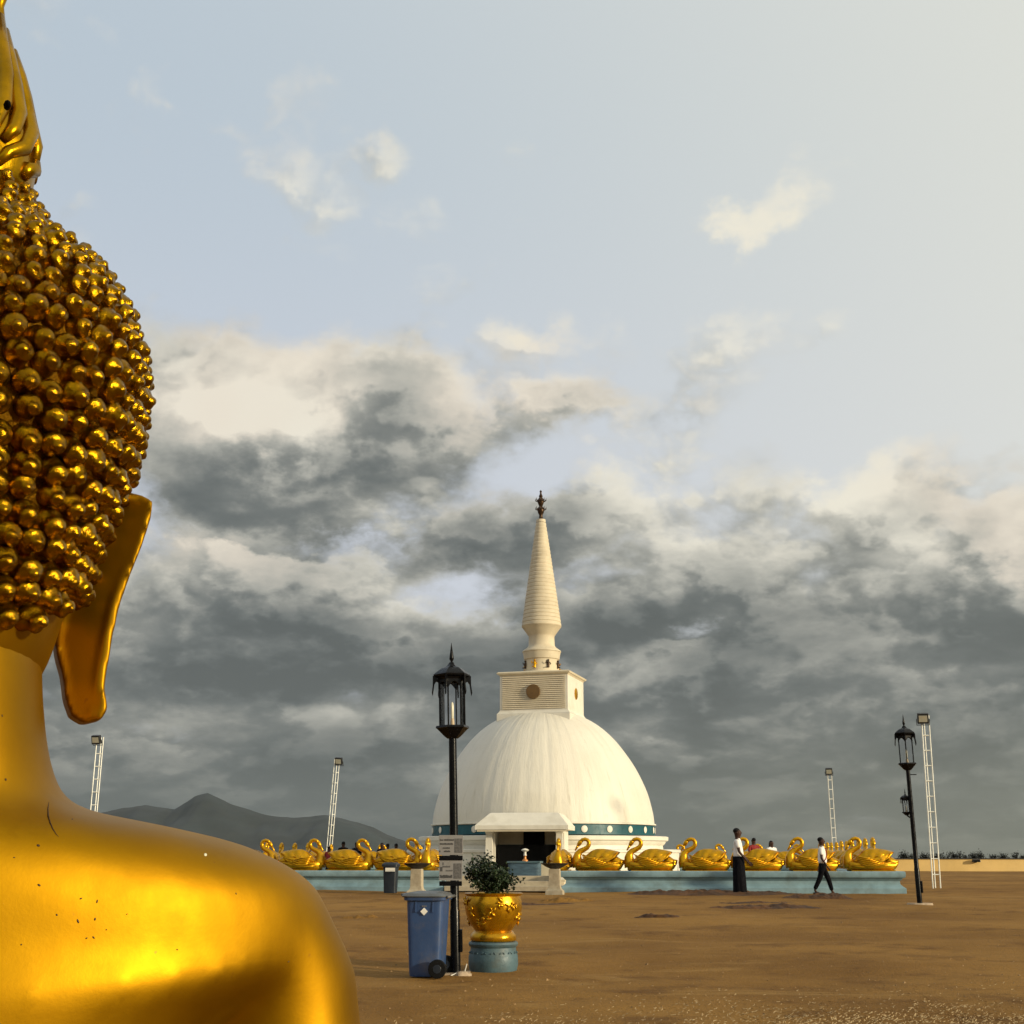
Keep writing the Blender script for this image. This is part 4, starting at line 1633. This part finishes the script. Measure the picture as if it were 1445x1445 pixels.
# ------------------------------------------------------------------ wheelie bin
def bin_big():
    Y = 16.2
    p = at(603, 1378, Y)
    z0 = gh(p.x, Y)
    r_ = empty('wheelie_bin', (p.x, Y, z0), R(-6), 'blue wheelie bin with white diamond label beside the lantern post', 'bin')
    Ht = zat(1262, Y) - z0
    wb, wt = .183, .218
    rs = []
    for t, w, d_ in ((0.015, wb * .97, .24), (.05, wb, .25), (.3, wb + (wt - wb) * .3, .265), (.8, wt * .98, .29), (.93, wt, .30), (.935, wt + .03, .33), (.97, wt + .035, .335), (.972, wt + .01, .31)):
        rs.append(sup(w, d_, 0, t * Ht, 44, 8))
    MB().rings(rs).build('body', M['bin_blue'], r_, smooth=30)
    # ribs on the facing side
    for x in (-.1, .1):
        MB().box((x, -.29, Ht * .86), (.015, .03, .13)).build('rib', M['bin_blue'], r_, bevel=.004)
    MB().box((0, -.300, Ht * .93), (.2, .02, .02)).build('rib', M['bin_blue'], r_, bevel=.004)
    lid = MB()
    rs = [sup(wt + .045, .345, 0, Ht * .975, 44, 7, -.01), sup(wt + .05, .35, 0, Ht * .99, 44, 7, -.012), sup(wt + .02, .33, 0, Ht * 1.02, 44, 6, -.01), sup(wt * .6, .2, 0, Ht * 1.04, 44, 4, -.01), sup(.01, .01, 0, Ht * 1.045, 44, 4, -.01)]
    lo = lid.rings(rs).build('lid', M['bin_lid'], r_, smooth=35)
    MB().tube([(-.25, -.15, Ht * .99), (-.29, -.15, Ht * 1.0), (-.295, .15, Ht * 1.0), (-.25, .15, Ht * .99)], .016, 8).build('lid_handle', M['bin_lid'], lo, smooth='all')
    MB().tube([(.27, -.26, Ht * .975), (.27, .26, Ht * .975)], .018, 10).build('grip_bar', M['bin_lid'], r_, smooth='all')
    MB().tube([(.17, -.35, .10), (.17, .35, .10)], .012, 8).build('axle', M['dark_metal'], r_)
    for s in (-1, 1):
        w_ = empty('wheel', (0, 0, 0))
        w_.parent = r_
        w_.location = (.17, s * .335, .105)
        w_.rotation_euler = (PI / 2, 0, 0)
        MB().lathe([(.06, -.03), (.098, -.028), (.105, -.015), (.105, .015), (.098, .028), (.06, .03)], 28).build('tyre', M['rubber'], w_, smooth=40)
        MB().lathe([(.02, -.034), (.045, -.033), (.058, -.02), (.058, .02), (.045, .033), (.02, .034)], 20).build('hub', M['bin_dark'], w_, smooth=40)
    q_ = .042
    MB().add([(-q_, -.309, Ht * .80), (0, -.309, Ht * .80 - q_), (q_, -.309, Ht * .80), (0, -.309, Ht * .80 + q_), (-q_, -.28, Ht * .80), (0, -.28, Ht * .80 - q_), (q_, -.28, Ht * .80), (0, -.28, Ht * .80 + q_)],
             [(0, 1, 2, 3), (0, 4, 5, 1), (1, 5, 6, 2), (2, 6, 7, 3), (3, 7, 4, 0)]).build('diamond_label', M['paper'], r_)
    mb = MB()
    for k in range(4):
        mb.box((-.02 + .014 * k, -.300, Ht * .865), (.008, .012, .011 if k % 2 else .014))
    mb.build('maker_mark', M['sign'], r_)
    return r_


bin_big()
# small far bin
Yb = 36.9
p = at(551, 1258, Yb)
z0 = gh(p.x, Yb)
sb = empty('litter_bin', (p.x, Yb, z0), -AL, 'small dark litter bin with a white label against the teal plinth', 'bin')
Hb = zat(1219, Yb) - z0
MB().rings([sup(.16, .16, 0, 0, 24, 7), sup(.185, .19, 0, Hb * .9, 24, 7)]).build('body', M['bin_dark'], sb, smooth=30)
MB().rings([sup(.22, .22, 0, Hb * .902, 24, 7), sup(.22, .22, 0, Hb * .98, 24, 7), sup(.16, .16, 0, Hb * 1.05, 24, 6)]).build('lid', M['bin_dark'], sb, smooth=30)
MB().box((.02, -.19, Hb * .80), (.26, .012, .10)).build('label_plate', M['paper'], sb)

# ------------------------------------------------------------------ potted plant
Yp = 17.0
pp = at(696, 1363, Yp)
zp = gh(pp.x, Yp)
px2m = lambda n: n / FPX * (Yp * cos(PITCH))
zz_p = lambda py: zat(py, Yp - .2) - zp
pot = empty('plant_pot', (pp.x, Yp, zp), 0, 'embossed golden plant pot on a round teal pedestal', 'pot')
ped = [(32, 1366), (34.5, 1362), (34, 1350), (32, 1344), (31.5, 1338), (33.5, 1336), (34.5, 1333), (33.5, 1330.5), (31, 1329.5)]
po = MB().lathe([(px2m(a), max(-.02, zz_p(b) if b < 1366 else -.02)) for a, b in ped], 48).build('pedestal', M['teal_dark'], pot, smooth=40)
gp = [(30, 1329.4), (32, 1327), (31.5, 1320), (28, 1316), (26, 1314), (27, 1312), (33, 1303), (38, 1292), (40, 1282), (39.5, 1272), (37.5, 1265), (40, 1263), (41, 1261), (38, 1260), (35, 1262), (30, 1268)]
go = MB().lathe([(px2m(a), zz_p(b)) for a, b in gp], 64).build('bowl', M['gold_pot'], pot, smooth=50)
rr_ = random.Random(3)
for k in range(22):
    a = -PI / 2 + (k - 11) * .285 + rr_.uniform(-.05, .05)
    zk = rr_.choice([1272, 1279, 1286, 1293, 1300]) + rr_.uniform(-2, 2)
    rad = px2m({True: 39.8, False: 36.5}[zk < 1291]) * (1 if zk < 1297 else .93)
    mb = MB()
    n = rr_.choice([3, 4, 5])
    c0 = Vector((0, 0, 0))
    for j in range(n):
        t_ = 2 * PI * j / n + rr_.random()
        L_ = rr_.uniform(.05, .085)
        mb.tube([(0, 0, 0), (L_ * .5 * cos(t_), L_ * .5 * sin(t_), .010), (L_ * cos(t_ + .5), L_ * sin(t_ + .5), .002)], [.009, .017, .004], 6)
    mb.ball((0, 0, .004), (.013, .013, .012), 8, 5)
    m = Matrix.Translation((rad * cos(a), rad * sin(a), zz_p(zk))) @ Vector((cos(a), sin(a), -.12 if zk > 1285 else .05)).to_track_quat('Z', 'Y').to_matrix().to_4x4()
    mb.xf(m).build('relief_flower', M['gold_pot'], go, smooth='all')
for k in range(16):
    a = 2 * PI * k / 16
    mb = MB().tube([(-.03, 0, .012), (-.012, .018, .0), (.0, -.014, .0), (.014, .018, .0), (.03, 0, .012)], .006, 6)
    m = Matrix.Translation((px2m(32.2) * cos(a), px2m(32.2) * sin(a), zz_p(1346))) @ Vector((cos(a), sin(a), 0)).to_track_quat('Z', 'Y').to_matrix().to_4x4()
    mb.xf(m).build('relief_scroll', M['teal_dark'], po, smooth='all')
MB().lathe([(px2m(34), zz_p(1264) - .01), (.01, zz_p(1262))], 32).build('potting_soil', M['soil'], pot)

plant = empty('potted_shrub', (pp.x, Yp, zp + zz_p(1263)), 0, 'dark leafy shrub growing in the golden pot', 'shrub')
st = MB()
lf = MB()
rr_ = random.Random(21)
tips = []
for k in range(78):
    a = rr_.uniform(0, 2 * PI)
    tx = px2m(rr_.choice([rr_.gauss(-4, 17), rr_.gauss(-22, 10), rr_.gauss(6, 9)]))
    ty = rr_.gauss(0, .14)
    hz_ = px2m(rr_.uniform(14, 50)) * (1.15 if -.3 < tx < -.02 else .85)
    p0 = Vector((rr_.uniform(-.08, .08), rr_.uniform(-.06, .06), -.02))
    p3 = Vector((tx, ty, hz_ * (1 - .25 * abs(tx + .08) / .3)))
    p1 = p0.lerp(p3, .4) + Vector((0, 0, .06))
    p2 = p0.lerp(p3, .75) + Vector((0, 0, .05))
    st.tube([p0, p1, p2, p3], [.008, .006, .004, .002], 5)
    for i in range(70):
        t_ = rr_.uniform(.25, 1.03)
        base_ = (p0.lerp(p1, t_ / .4) if t_ < .4 else p1.lerp(p3, (t_ - .4) / .6))
        base_ = base_ + Vector((rr_.gauss(0, .035), rr_.gauss(0, .035), rr_.gauss(0, .03)))
        d_ = Vector((rr_.gauss(0, 1), rr_.gauss(0, 1), rr_.gauss(.1, .7))).normalized()
        s_ = d_.cross(Vector((rr_.gauss(0, 1), rr_.gauss(0, 1), rr_.gauss(0, 1)))).normalized()
        L_ = rr_.uniform(.028, .055)
        w = L_ * .36
        n_ = d_.cross(s_) * L_ * .12
        lf.add([base_, base_ + d_ * L_ * .5 + s_ * w, base_ + d_ * L_, base_ + d_ * L_ * .5 - s_ * w, base_ + d_ * L_ * .5 - n_], [(0, 1, 4), (1, 2, 4), (2, 3, 4), (3, 0, 4)])
st.build('stems', M['stem'], plant)
lo = lf.build('foliage', M['leaf'], plant)
lo['kind'] = 'stuff'

# litter at the foot of the near lamp
lq = at(652, 1378, 16.35)
zq = gh(lq.x, 16.35)
lt = empty('litter_heap', (lq.x, 16.35, zq), 0, 'crumpled pale litter with two white sticks at the lantern foot', 'litter')
mb = MB()
mb.rings([[(x * (1 + .18 * sin(i * 2.3 + j)), y * (1 + .18 * cos(j * 1.7)), z) for j, (x, y, _) in enumerate(sup(a, b, 0, 0, 16, 2))] for i, (a, b, z) in enumerate(((.11, .09, -.01), (.10, .08, .02), (.06, .05, .045), (.02, .02, .05)))])
mb.build('crumpled_bag', M['concrete'], lt, smooth=50)
MB().tube([(-.06, -.03, .03), (-.13, -.06, .005)], .007, 6).build('stick', M['paper'], lt)
MB().tube([(.03, 0, .04), (.055, -.01, .13)], .007, 6).build('stick', M['paper'], lt)


# ------------------------------------------------------------------ people
def skinned(name, pts, edges, m, parent, sub=2, root=0):
    me = bpy.data.meshes.new(name)
    me.from_pydata([p[0] for p in pts], edges, [])
    o = put(name, me, parent)
    md = o.modifiers.new('skin', 'SKIN')
    md.use_smooth_shade = True
    md.branch_smoothing = .6
    sv = me.skin_vertices[0].data
    for i, p in enumerate(pts):
        r_ = p[1]
        sv[i].radius = r_ if isinstance(r_, tuple) else (r_, r_)
        sv[i].use_root = (i == root)
        sv[i].use_loose = False
    s_ = o.modifiers.new('sub', 'SUBSURF')
    s_.levels = s_.render_levels = sub
    me.materials.append(m)
    bpy.context.view_layer.update()
    dg = bpy.context.evaluated_depsgraph_get()
    me2 = bpy.data.meshes.new_from_object(o.evaluated_get(dg))
    o.modifiers.clear()
    o.data = me2
    if not me2.materials:
        me2.materials.append(m)
    me2.polygons.foreach_set('use_smooth', [True] * len(me2.polygons))
    return o


def person(loc, rz, H, label, top, bottom, pose='stand', hair='short', group=None, longhair=False, strap=None):
    """local frame: faces -y; x = the figure's left seen from the front"""
    r_ = empty('person', loc, rz, label, 'person', group)
    h = H / 1.75
    V3 = lambda x, y, z: Vector((x * h, y * h, z * h))
    if pose == 'walk':
        fl_, fr_ = (.09, -.25, .07), (-.09, .27, .11)
        kl, kr = (.095, -.15, .50), (-.095, .10, .49)
        hl, hr = (.24, .12, .84), (-.25, -.16, .86)
        el_, er_ = (.235, .06, 1.10), (-.235, -.0, 1.10)
    else:
        fl_, fr_ = (.10, 0, .07), (-.10, .02, .07)
        kl, kr = (.10, -.02, .50), (-.10, -.01, .50)
        if pose == 'front_hand':
            hl, hr = (.17, -.27, .87), (-.12, -.25, .86)
            el_, er_ = (.25, -.02, 1.12), (-.25, -.04, 1.12)
        else:
            hl, hr = (.24, -.06, .82), (-.24, -.06, .82)
            el_, er_ = (.245, .02, 1.10), (-.245, .02, 1.10)
    P_ = [(V3(0, 0, .95), (.135 * h, .10 * h)), (V3(0, -.01, 1.12), (.125 * h, .09 * h)), (V3(0, 0, 1.30), (.155 * h, .105 * h)), (V3(0, .005, 1.43), (.115 * h, .075 * h)), (V3(0, 0, 1.475), .062 * h),
          (V3(0, -.01, 1.54), (.080 * h, .090 * h)), (V3(0, -.012, 1.625), (.098 * h, .115 * h)), (V3(0, .0, 1.70), (.074 * h, .090 * h))]
    ed = [(0, 1), (1, 2), (2, 3), (3, 4), (4, 5), (5, 6), (6, 7)]

    def chain(start, lst):
        i = start
        for p, r0_ in lst:
            P_.append((V3(*p), r0_ * h if not isinstance(r0_, tuple) else tuple(q_ * h for q_ in r0_)))
            ed.append((i, len(P_) - 1))
            i = len(P_) - 1
        return i
    for s, foot, knee, hand, elb in ((1, fl_, kl, hl, el_), (-1, fr_, kr, hr, er_)):
        chain(0, [((s * .10, 0, .86), .085), ((knee[0], knee[1], knee[2]), .055), ((foot[0], foot[1], foot[2] + .03), .038), ((foot[0], foot[1] - .06, foot[2] - .035), .036), ((foot[0], foot[1] - .14, foot[2] - .045), .028)])
        w = chain(3, [((s * .175, 0, 1.42), .058), (elb, .040), ((hand[0], hand[1], hand[2]), .025)])
        ev, hv = Vector(elb), Vector(hand)
        d_ = (hv - ev).normalized()
        palm = hv + d_ * .06
        iw = chain(w, [(tuple(palm), (.030, .018))])
        side = d_.cross(Vector((1, 0, 0))).normalized()
        for kf in range(4):
            off = side * (.022 * (kf - 1.5) / 1.5)
            L_ = [.055, .07, .065, .05][kf]
            curl = Vector((-s * .012, 0, 0))
            chain(iw, [(tuple(palm + off + d_ * .03), .009), (tuple(palm + off + d_ * (.03 + L_ * .6) + curl), .008), (tuple(palm + off + d_ * (.03 + L_) + curl * 2.2), .007)])
        chain(w, [(tuple(hv + side * -.03 + d_ * .03), .010), (tuple(hv + side * -.045 + d_ * .06), .008)])
    skinned('body', P_, ed, M['skin'], r_, 2)
    # nose, ears as small parts of the face
    fc = MB()
    fc.ball(V3(0, -.110, 1.61), (.011 * h, .016 * h, .018 * h), 8, 6)
    for s in (-1, 1):
        fc.ball(V3(s * .084, 0, 1.615), (.010 * h, .018 * h, .028 * h), 8, 6)
    fc.ball(V3(0, -.098, 1.572), (.022 * h, .010 * h, .007 * h), 8, 6)
    fc.build('face_features', M['skin'], r_, smooth='all')
    ey = MB()
    for s in (-1, 1):
        ey.ball(V3(s * .03, -.098, 1.64), (.010 * h, .006 * h, .006 * h), 6, 5)
    ey.build('eyes', M['hair'], r_, smooth='all')
    hr_ = MB()
    hr_.ball(V3(0, .020, 1.668), (.086 * h, .096 * h, .078 * h), 16, 10)
    if longhair:
        hr_.ball(V3(0, .06, 1.60), (.085 * h, .065 * h, .13 * h), 14, 10)
        hr_.tube([V3(0, .06, 1.6), V3(0, .10, 1.42), V3(0, .11, 1.25)], [.085 * h, .075 * h, .02 * h], 10)
    hr_.build('hair', M['hair'], r_, smooth='all')
    # clothes
    T_ = [(V3(0, -.005, .90), (.19 * h, .155 * h)), (V3(0, -.01, 1.10), (.18 * h, .150 * h)), (V3(0, 0, 1.28), (.20 * h, .150 * h)), (V3(0, .005, 1.42), (.16 * h, .11 * h)), (V3(0, 0, 1.49), (.07 * h, .07 * h))]
    te = [(0, 1), (1, 2), (2, 3), (3, 4)]
    for s, elb in ((1, el_), (-1, er_)):
        T_.append((V3(s * .185, 0, 1.405), .082 * h))
        te.append((3, len(T_) - 1))
        e_ = Vector((s * .185, 0, 1.405)).lerp(Vector(elb), .72)
        T_.append((V3(*e_), .062 * h))
        te.append((len(T_) - 2, len(T_) - 1))
    skinned('shirt', T_, te, M[top], r_, 2)
    if bottom == 'sarong':
        rs = []
        for i in range(13):
            t = i / 12
            z = .04 + (1.0 - .04) * t
            ring = []
            for j in range(36):
                a = 2 * PI * j / 36
                fold = 1 + (.05 * sin(a * 7 + 1) + .03 * sin(a * 11)) * (1 - t) * 1.0
                wx = (.200 - .02 * t) * fold
                wy = (.180 - .025 * t) * fold
                ring.append(V3(wx * cos(a), wy * sin(a) - .01 * (1 - t), z))
            rs.append(ring)
        MB().rings(rs).build('sarong', M['cloth_black'], r_, smooth='all')
    else:
        L_ = [(V3(0, 0, 1.04), (.165 * h, .135 * h)), (V3(0, 0, .90), (.165 * h, .135 * h))]
        le = [(0, 1)]
        for s, foot, knee in ((1, fl_, kl), (-1, fr_, kr)):
            L_.append((V3(s * .095, 0, .82), .108 * h))
            le.append((1, len(L_) - 1))
            L_.append((V3(*knee), .084 * h))
            le.append((len(L_) - 2, len(L_) - 1))
            L_.append((V3(foot[0], foot[1] + .005, foot[2] + .05), .066 * h))
            le.append((len(L_) - 2, len(L_) - 1))
        skinned('trousers', L_, le, M[bottom], r_, 2)
    sh = MB()
    for s, foot in ((1, fl_), (-1, fr_)):
        sh.ball(V3(foot[0], foot[1] - .05, foot[2] - .045), (.045 * h, .125 * h, .028 * h), 12, 6)
    sh.build('sandals', M['dark_metal'], r_, smooth='all')
    if strap:
        MB().tube([V3(.03, -.125, 1.44), V3(-.0, -.155, 1.28), V3(-.12, -.12, 1.08), V3(-.185, -.02, .98)], .016 * h, 6).build('strap', M[strap], r_, smooth='all')
    return r_


def stand_at(px, pyf, pyt, Y=None):
    if Y is None:
        Y = 36
    z = gh(xat(px, Y), Y)
    return Vector((xat(px, Y, z), Y, z)), zat(pyt, Y) - z


loc, H = stand_at(1044, 1258, 1168, 35.9)
person(loc, R(78), H, 'man in white t-shirt and long black sarong standing before the plinth', 'cloth_white', 'sarong', 'front_hand')
loc, H = stand_at(1163, 1258, 1181, 35.9)
person(loc, R(-78 + 152), H, 'boy in white t-shirt and black trousers walking, red strap on his side', 'cloth_white', 'cloth_black', 'walk', strap='cloth_red')
ppl = [(483, 1187, 50.0, 195, 'person in black standing behind the left swans, head and shoulders showing', 'cloth_black', False),
       (463, 1194, 49.0, 160, 'person in dark red top between two swans on the left', 'cloth_red', False),
       (502, 1188, 51.0, 170, 'person in dark clothes partly hidden behind a curled swan neck', 'cloth_navy', False),
       (538, 1189, 47.0, 25, 'person in black standing in the gap behind the left swans', 'cloth_black', False),
       (546, 1190, 51.0, 200, 'person in white top among the group left of the entrance', 'cloth_white', False),
       (558, 1190, 49.5, 180, 'person in dark green top right of the group by the entrance', 'cloth_green', False),
       (1066, 1182, 45.0, 200, 'person in red t-shirt behind the swan beside the standing man', 'cloth_red', False),
       (1091, 1186, 46.0, 20, 'woman with long black hair in white, behind the swans', 'cloth_white', True)]
for px, py, Y, rz_, lab, cl, lh in ppl:
    z = GZ + .09
    person(Vector((xat(px, Y, z), Y, z)), R(rz_), zat(py, Y) - z, lab, cl, 'cloth_black', longhair=lh)

# ------------------------------------------------------------------ boundary wall, far shrubs
YW = 84.0
wz1 = zat(1212.3, YW)
xw0, xw1 = xat(1120, YW, 1), xat(1445, YW, 1) + 40
wl = empty('boundary_wall', (0, YW, 0), 0, 'long low ochre boundary wall at the right edge of the sand', 'wall')
MB().box(((xw0 + xw1) / 2, .15, (GZ - .3 + wz1) / 2), (xw1 - xw0, .3, wz1 - GZ + .3)).build('wall_face', M['yellow_wall'], wl)
MB().box(((xw0 + xw1) / 2, .15, wz1 + .025), (xw1 - xw0 + .1, .42, .05)).build('coping', M['dark_metal'], wl)
p = at(1378, 1211, YW - .3)
bx = empty('wall_light', (p.x, YW - .2, wz1 - .12), 0, 'small dark floodlight box fixed on the ochre wall top', 'light')
MB().box((0, 0, .02), (.5, .22, .16), 0, .9).build('housing', M['dark_metal'], bx, bevel=.02)
MB().box((0, -.112, .01), (.38, .01, .10)).build('lens', M['black'], bx)
MB().box((0, .1, -.06), (.1, .1, .06)).build('bracket', M['dark_metal'], bx)


def shrub(px, pyt, w, Y, kind, label, k):
    rr_ = random.Random(100 + k)
    zt = zat(pyt, Y)
    z0 = gh(xat(px, Y, 1), Y)
    ht = zt - z0
    r_ = empty('tree', (xat(px, Y, 1), Y, z0), 0, label, 'tree')
    W = w / FPX * Y
    MB().tube([(0, 0, -.2), (.03, 0, ht * .35), (-.02, .02, ht * .7)], [.09, .06, .03], 6).build('trunk', M['stem'], r_)
    cr_ = MB()
    for i in range(9 if kind == 'thin' else 16):
        if kind == 'thin':
            a = rr_.uniform(-.5, .5)
            tip = Vector((a * W * 1.1, rr_.uniform(-.3, .3), ht * rr_.uniform(.85, 1.0)))
        else:
            tip = Vector((rr_.uniform(-.5, .5) * W, rr_.uniform(-.5, .5) * W, ht * rr_.uniform(.82, 1.0)))
        for j in range(26 if kind == 'thin' else 38):
            t = rr_.uniform(.45, 1)
            c = Vector((0, 0, ht * .4)).lerp(tip, t)
            s_ = .045 if kind == 'thin' else .10
            c += Vector((rr_.gauss(0, s_), rr_.gauss(0, s_), rr_.gauss(0, s_)))
            d_ = Vector((rr_.gauss(0, 1), rr_.gauss(0, 1), rr_.gauss(0, 1))).normalized()
            e_ = d_.cross(Vector((rr_.gauss(0, 1), 0, rr_.gauss(0, 1)))).normalized()
            L_ = rr_.uniform(.07, .16)
            cr_.add([c - d_ * L_ * .5, c + e_ * L_ * .22, c + d_ * L_ * .5, c - e_ * L_ * .22], [(0, 1, 2, 3)])
    cr_.build('crown', M['leaf_far'], r_)
    return r_


SH_ = [(1276, 1203, 12, 'full', 'dark bush top just right of the last golden swan'), (1289, 1206, 10, 'full', 'low dark bush left of the leaning lantern post'),
       (1306, 1204, 12, 'full', 'dark bush between the lantern post and the tall mast'), (1333, 1202, 18, 'thin', 'thin spiky shrub just right of the tall mast'),
       (1351, 1203, 16, 'full', 'broadest dark bush over the ochre wall'), (1364, 1206, 10, 'thin', 'small leaning shrub right of the broadest bush'),
       (1375, 1205, 8, 'full', 'round dark bush left above the wall light'), (1385, 1203, 10, 'full', 'dark bush right above the wall light'),
       (1402, 1205, 9, 'thin', 'wispy shrub midway along the visible wall'), (1417, 1206, 9, 'full', 'small compact bush near the right edge'),
       (1434, 1201, 7, 'thin', 'tall thin wispy shrub near the right edge'), (1444, 1206, 8, 'thin', 'wispy shrub cut by the right edge'),
       (1321, 1206, 10, 'full', 'low bush behind the tall mast')]
for k, (px, pyt, w, kd, lab) in enumerate(SH_):
    shrub(px, pyt, w, 88 + (k % 3) * 1.5, kd, lab, k)

# ------------------------------------------------------------------ loose soil heaps
rr_ = random.Random(77)
for px, py, wpx, hgt, lab in ((1000, 1262, 230, .10, 'long low heap of dark dug soil before the plinth, left of the standing man'),
                              (1160, 1268, 100, .12, 'heap of dark dug soil in front of the walking boy'),
                              (1090, 1281, 150, .07, 'ragged strip of dark soil in front of the two walking figures'),
                              (745, 1276, 120, .06, 'low dark trampled soil behind the golden pot'),
                              (1075, 1274, 110, .05, 'thin scatter of dark soil by the standing man'),
                              (790, 1272, 90, .08, 'low rise of pale earth right of the golden pot'),
                              (925, 1294, 60, .06, 'small dark hump of earth in the middle of the sand'),
                              (520, 1296, 80, .05, 'low scuffed earth mound near the golden shoulder')):
    # distance where this row of the picture meets the ground
    d = ray(px, py)
    Y = 20.0
    for _ in range(30):
        Y = (CAMZ - ground0(Y)) / (-d.z / d.y)
    W = wpx / FPX * Y * cos(PITCH)
    Dp = min(2.6, W * .35)
    X0 = xat(px, Y, 0)
    N1, N2 = 90, 34
    vs = []
    for j in range(N2 + 1):
        for i in range(N1 + 1):
            u, v = i / N1 * 2 - 1, j / N2 * 2 - 1
            rr0 = 1 - (abs(u) ** 2.4 + abs(v) ** 2.2)
            x, y = X0 + u * W / 2 * 1.15, Y + v * Dp * .6
            m_ = max(-.25, min(1, rr0 + .55 * fb(x * 1.1, y * 1.3, 2)))
            z = gh(x, y) - .02 + hgt * m_ * (1 + .5 * fb(x * 2.5, y * 2.5, 5)) + .035 * fb(x * 6, y * 6, 8) * max(0, m_)
            vs.append((x, y, z))
    fs = [(j * (N1 + 1) + i, j * (N1 + 1) + i + 1, (j + 1) * (N1 + 1) + i + 1, (j + 1) * (N1 + 1) + i) for j in range(N2) for i in range(N1)]
    o = MB().add(vs, fs).build('soil_heap', M['soil'] if 'dark' in lab else M['ground'], smooth='all')
    tag(o, lab, kind='stuff')

# pebbles and scraps
pb = MB()
for k in range(2000):
    Y = 10.5 + 26 * rr_.random() ** 1.3
    X = rr_.uniform(-5, 15) * Y / 26 + rr_.uniform(-2, 2)
    s_ = rr_.uniform(.006, .018) * (1.8 if rr_.random() < .04 else 1)
    z = gh(X, Y)
    a = rr_.random() * 6
    vs = [(X + s_ * cos(a + j * 2.09) * rr_.uniform(.7, 1.3), Y + s_ * sin(a + j * 2.09) * rr_.uniform(.7, 1.3), z - .003) for j in range(3)]
    vs.append((X, Y, z + s_ * rr_.uniform(.5, .9)))
    pb.add(vs, [(0, 1, 3), (1, 2, 3), (2, 0, 3)])
o = pb.build('pebbles', M['pebble'])
tag(o, 'scattered small pebbles and scraps on the sand', kind='stuff')

# dry straw and wood litter, thick toward the lower right corner
sg = MB()
for k in range(120000):
    X, Y = rr_.uniform(-3, 16), rr_.uniform(5.5, 15.5)
    far = 12.75 + .35 * fb(X * .8, Y * .8, 6) - .5 * max(0, 1 - X / 3)
    dn = math.exp(-max(0, Y - far) / .7) * max(0, min(1, (X + 1.5) / 4.5)) ** 1.3
    dn *= .45 + .55 * max(0, min(1, .5 + 1.6 * fb(X * .9, Y * .9, 2)))
    dn *= max(0, min(1, (Y - 5.5) / 3)) * max(0, min(1, (16 - X) / 4))
    if rr_.random() > dn + .004:
        continue
    z = gh(X, Y)
    a = rr_.random() * PI
    L_ = rr_.uniform(.012, .04)
    w = rr_.uniform(.002, .0045)
    up = rr_.uniform(-.1, .75) * L_ * .6
    dx_, dy_ = cos(a) * L_ / 2, sin(a) * L_ / 2
    nx_, ny_ = -sin(a) * w, cos(a) * w
    zb_ = z + .004
    sg.add([(X - dx_ - nx_, Y - dy_ - ny_, zb_), (X - dx_ + nx_, Y - dy_ + ny_, zb_ + .003), (X + dx_ + nx_ * .4, Y + dy_ + ny_ * .4, zb_ + max(0, up) + .003), (X + dx_ - nx_ * .4, Y + dy_ - ny_ * .4, zb_ + max(0, up))], [(0, 1, 2, 3)])
o = sg.build('dry_grass_litter', M['straw'])
tag(o, 'pale dry straw and chips scattered over the near sand', kind='stuff')

# ------------------------------------------------------------------ haze
HAZE = True
if HAZE:
    hzb = MB().box((0, 4600, 180), (15000, 9600, 500)).build('haze', None)
    hm_ = bpy.data.materials.new('pale_air')
    hm_.use_nodes = True
    n = hm_.node_tree
    n.nodes.clear()
    pv = n.nodes.new('ShaderNodeVolumePrincipled')
    pv.inputs['Color'].default_value = (.72, .78, .80, 1)
    pv.inputs['Density'].default_value = .00003
    pv.inputs['Anisotropy'].default_value = .2
    o_ = n.nodes.new('ShaderNodeOutputMaterial')
    n.links.new(pv.outputs[0], o_.inputs['Volume'])
    hzb.data.materials.append(hm_)
    tag(hzb, 'pale even haze over the far plain and mountain', kind='stuff')
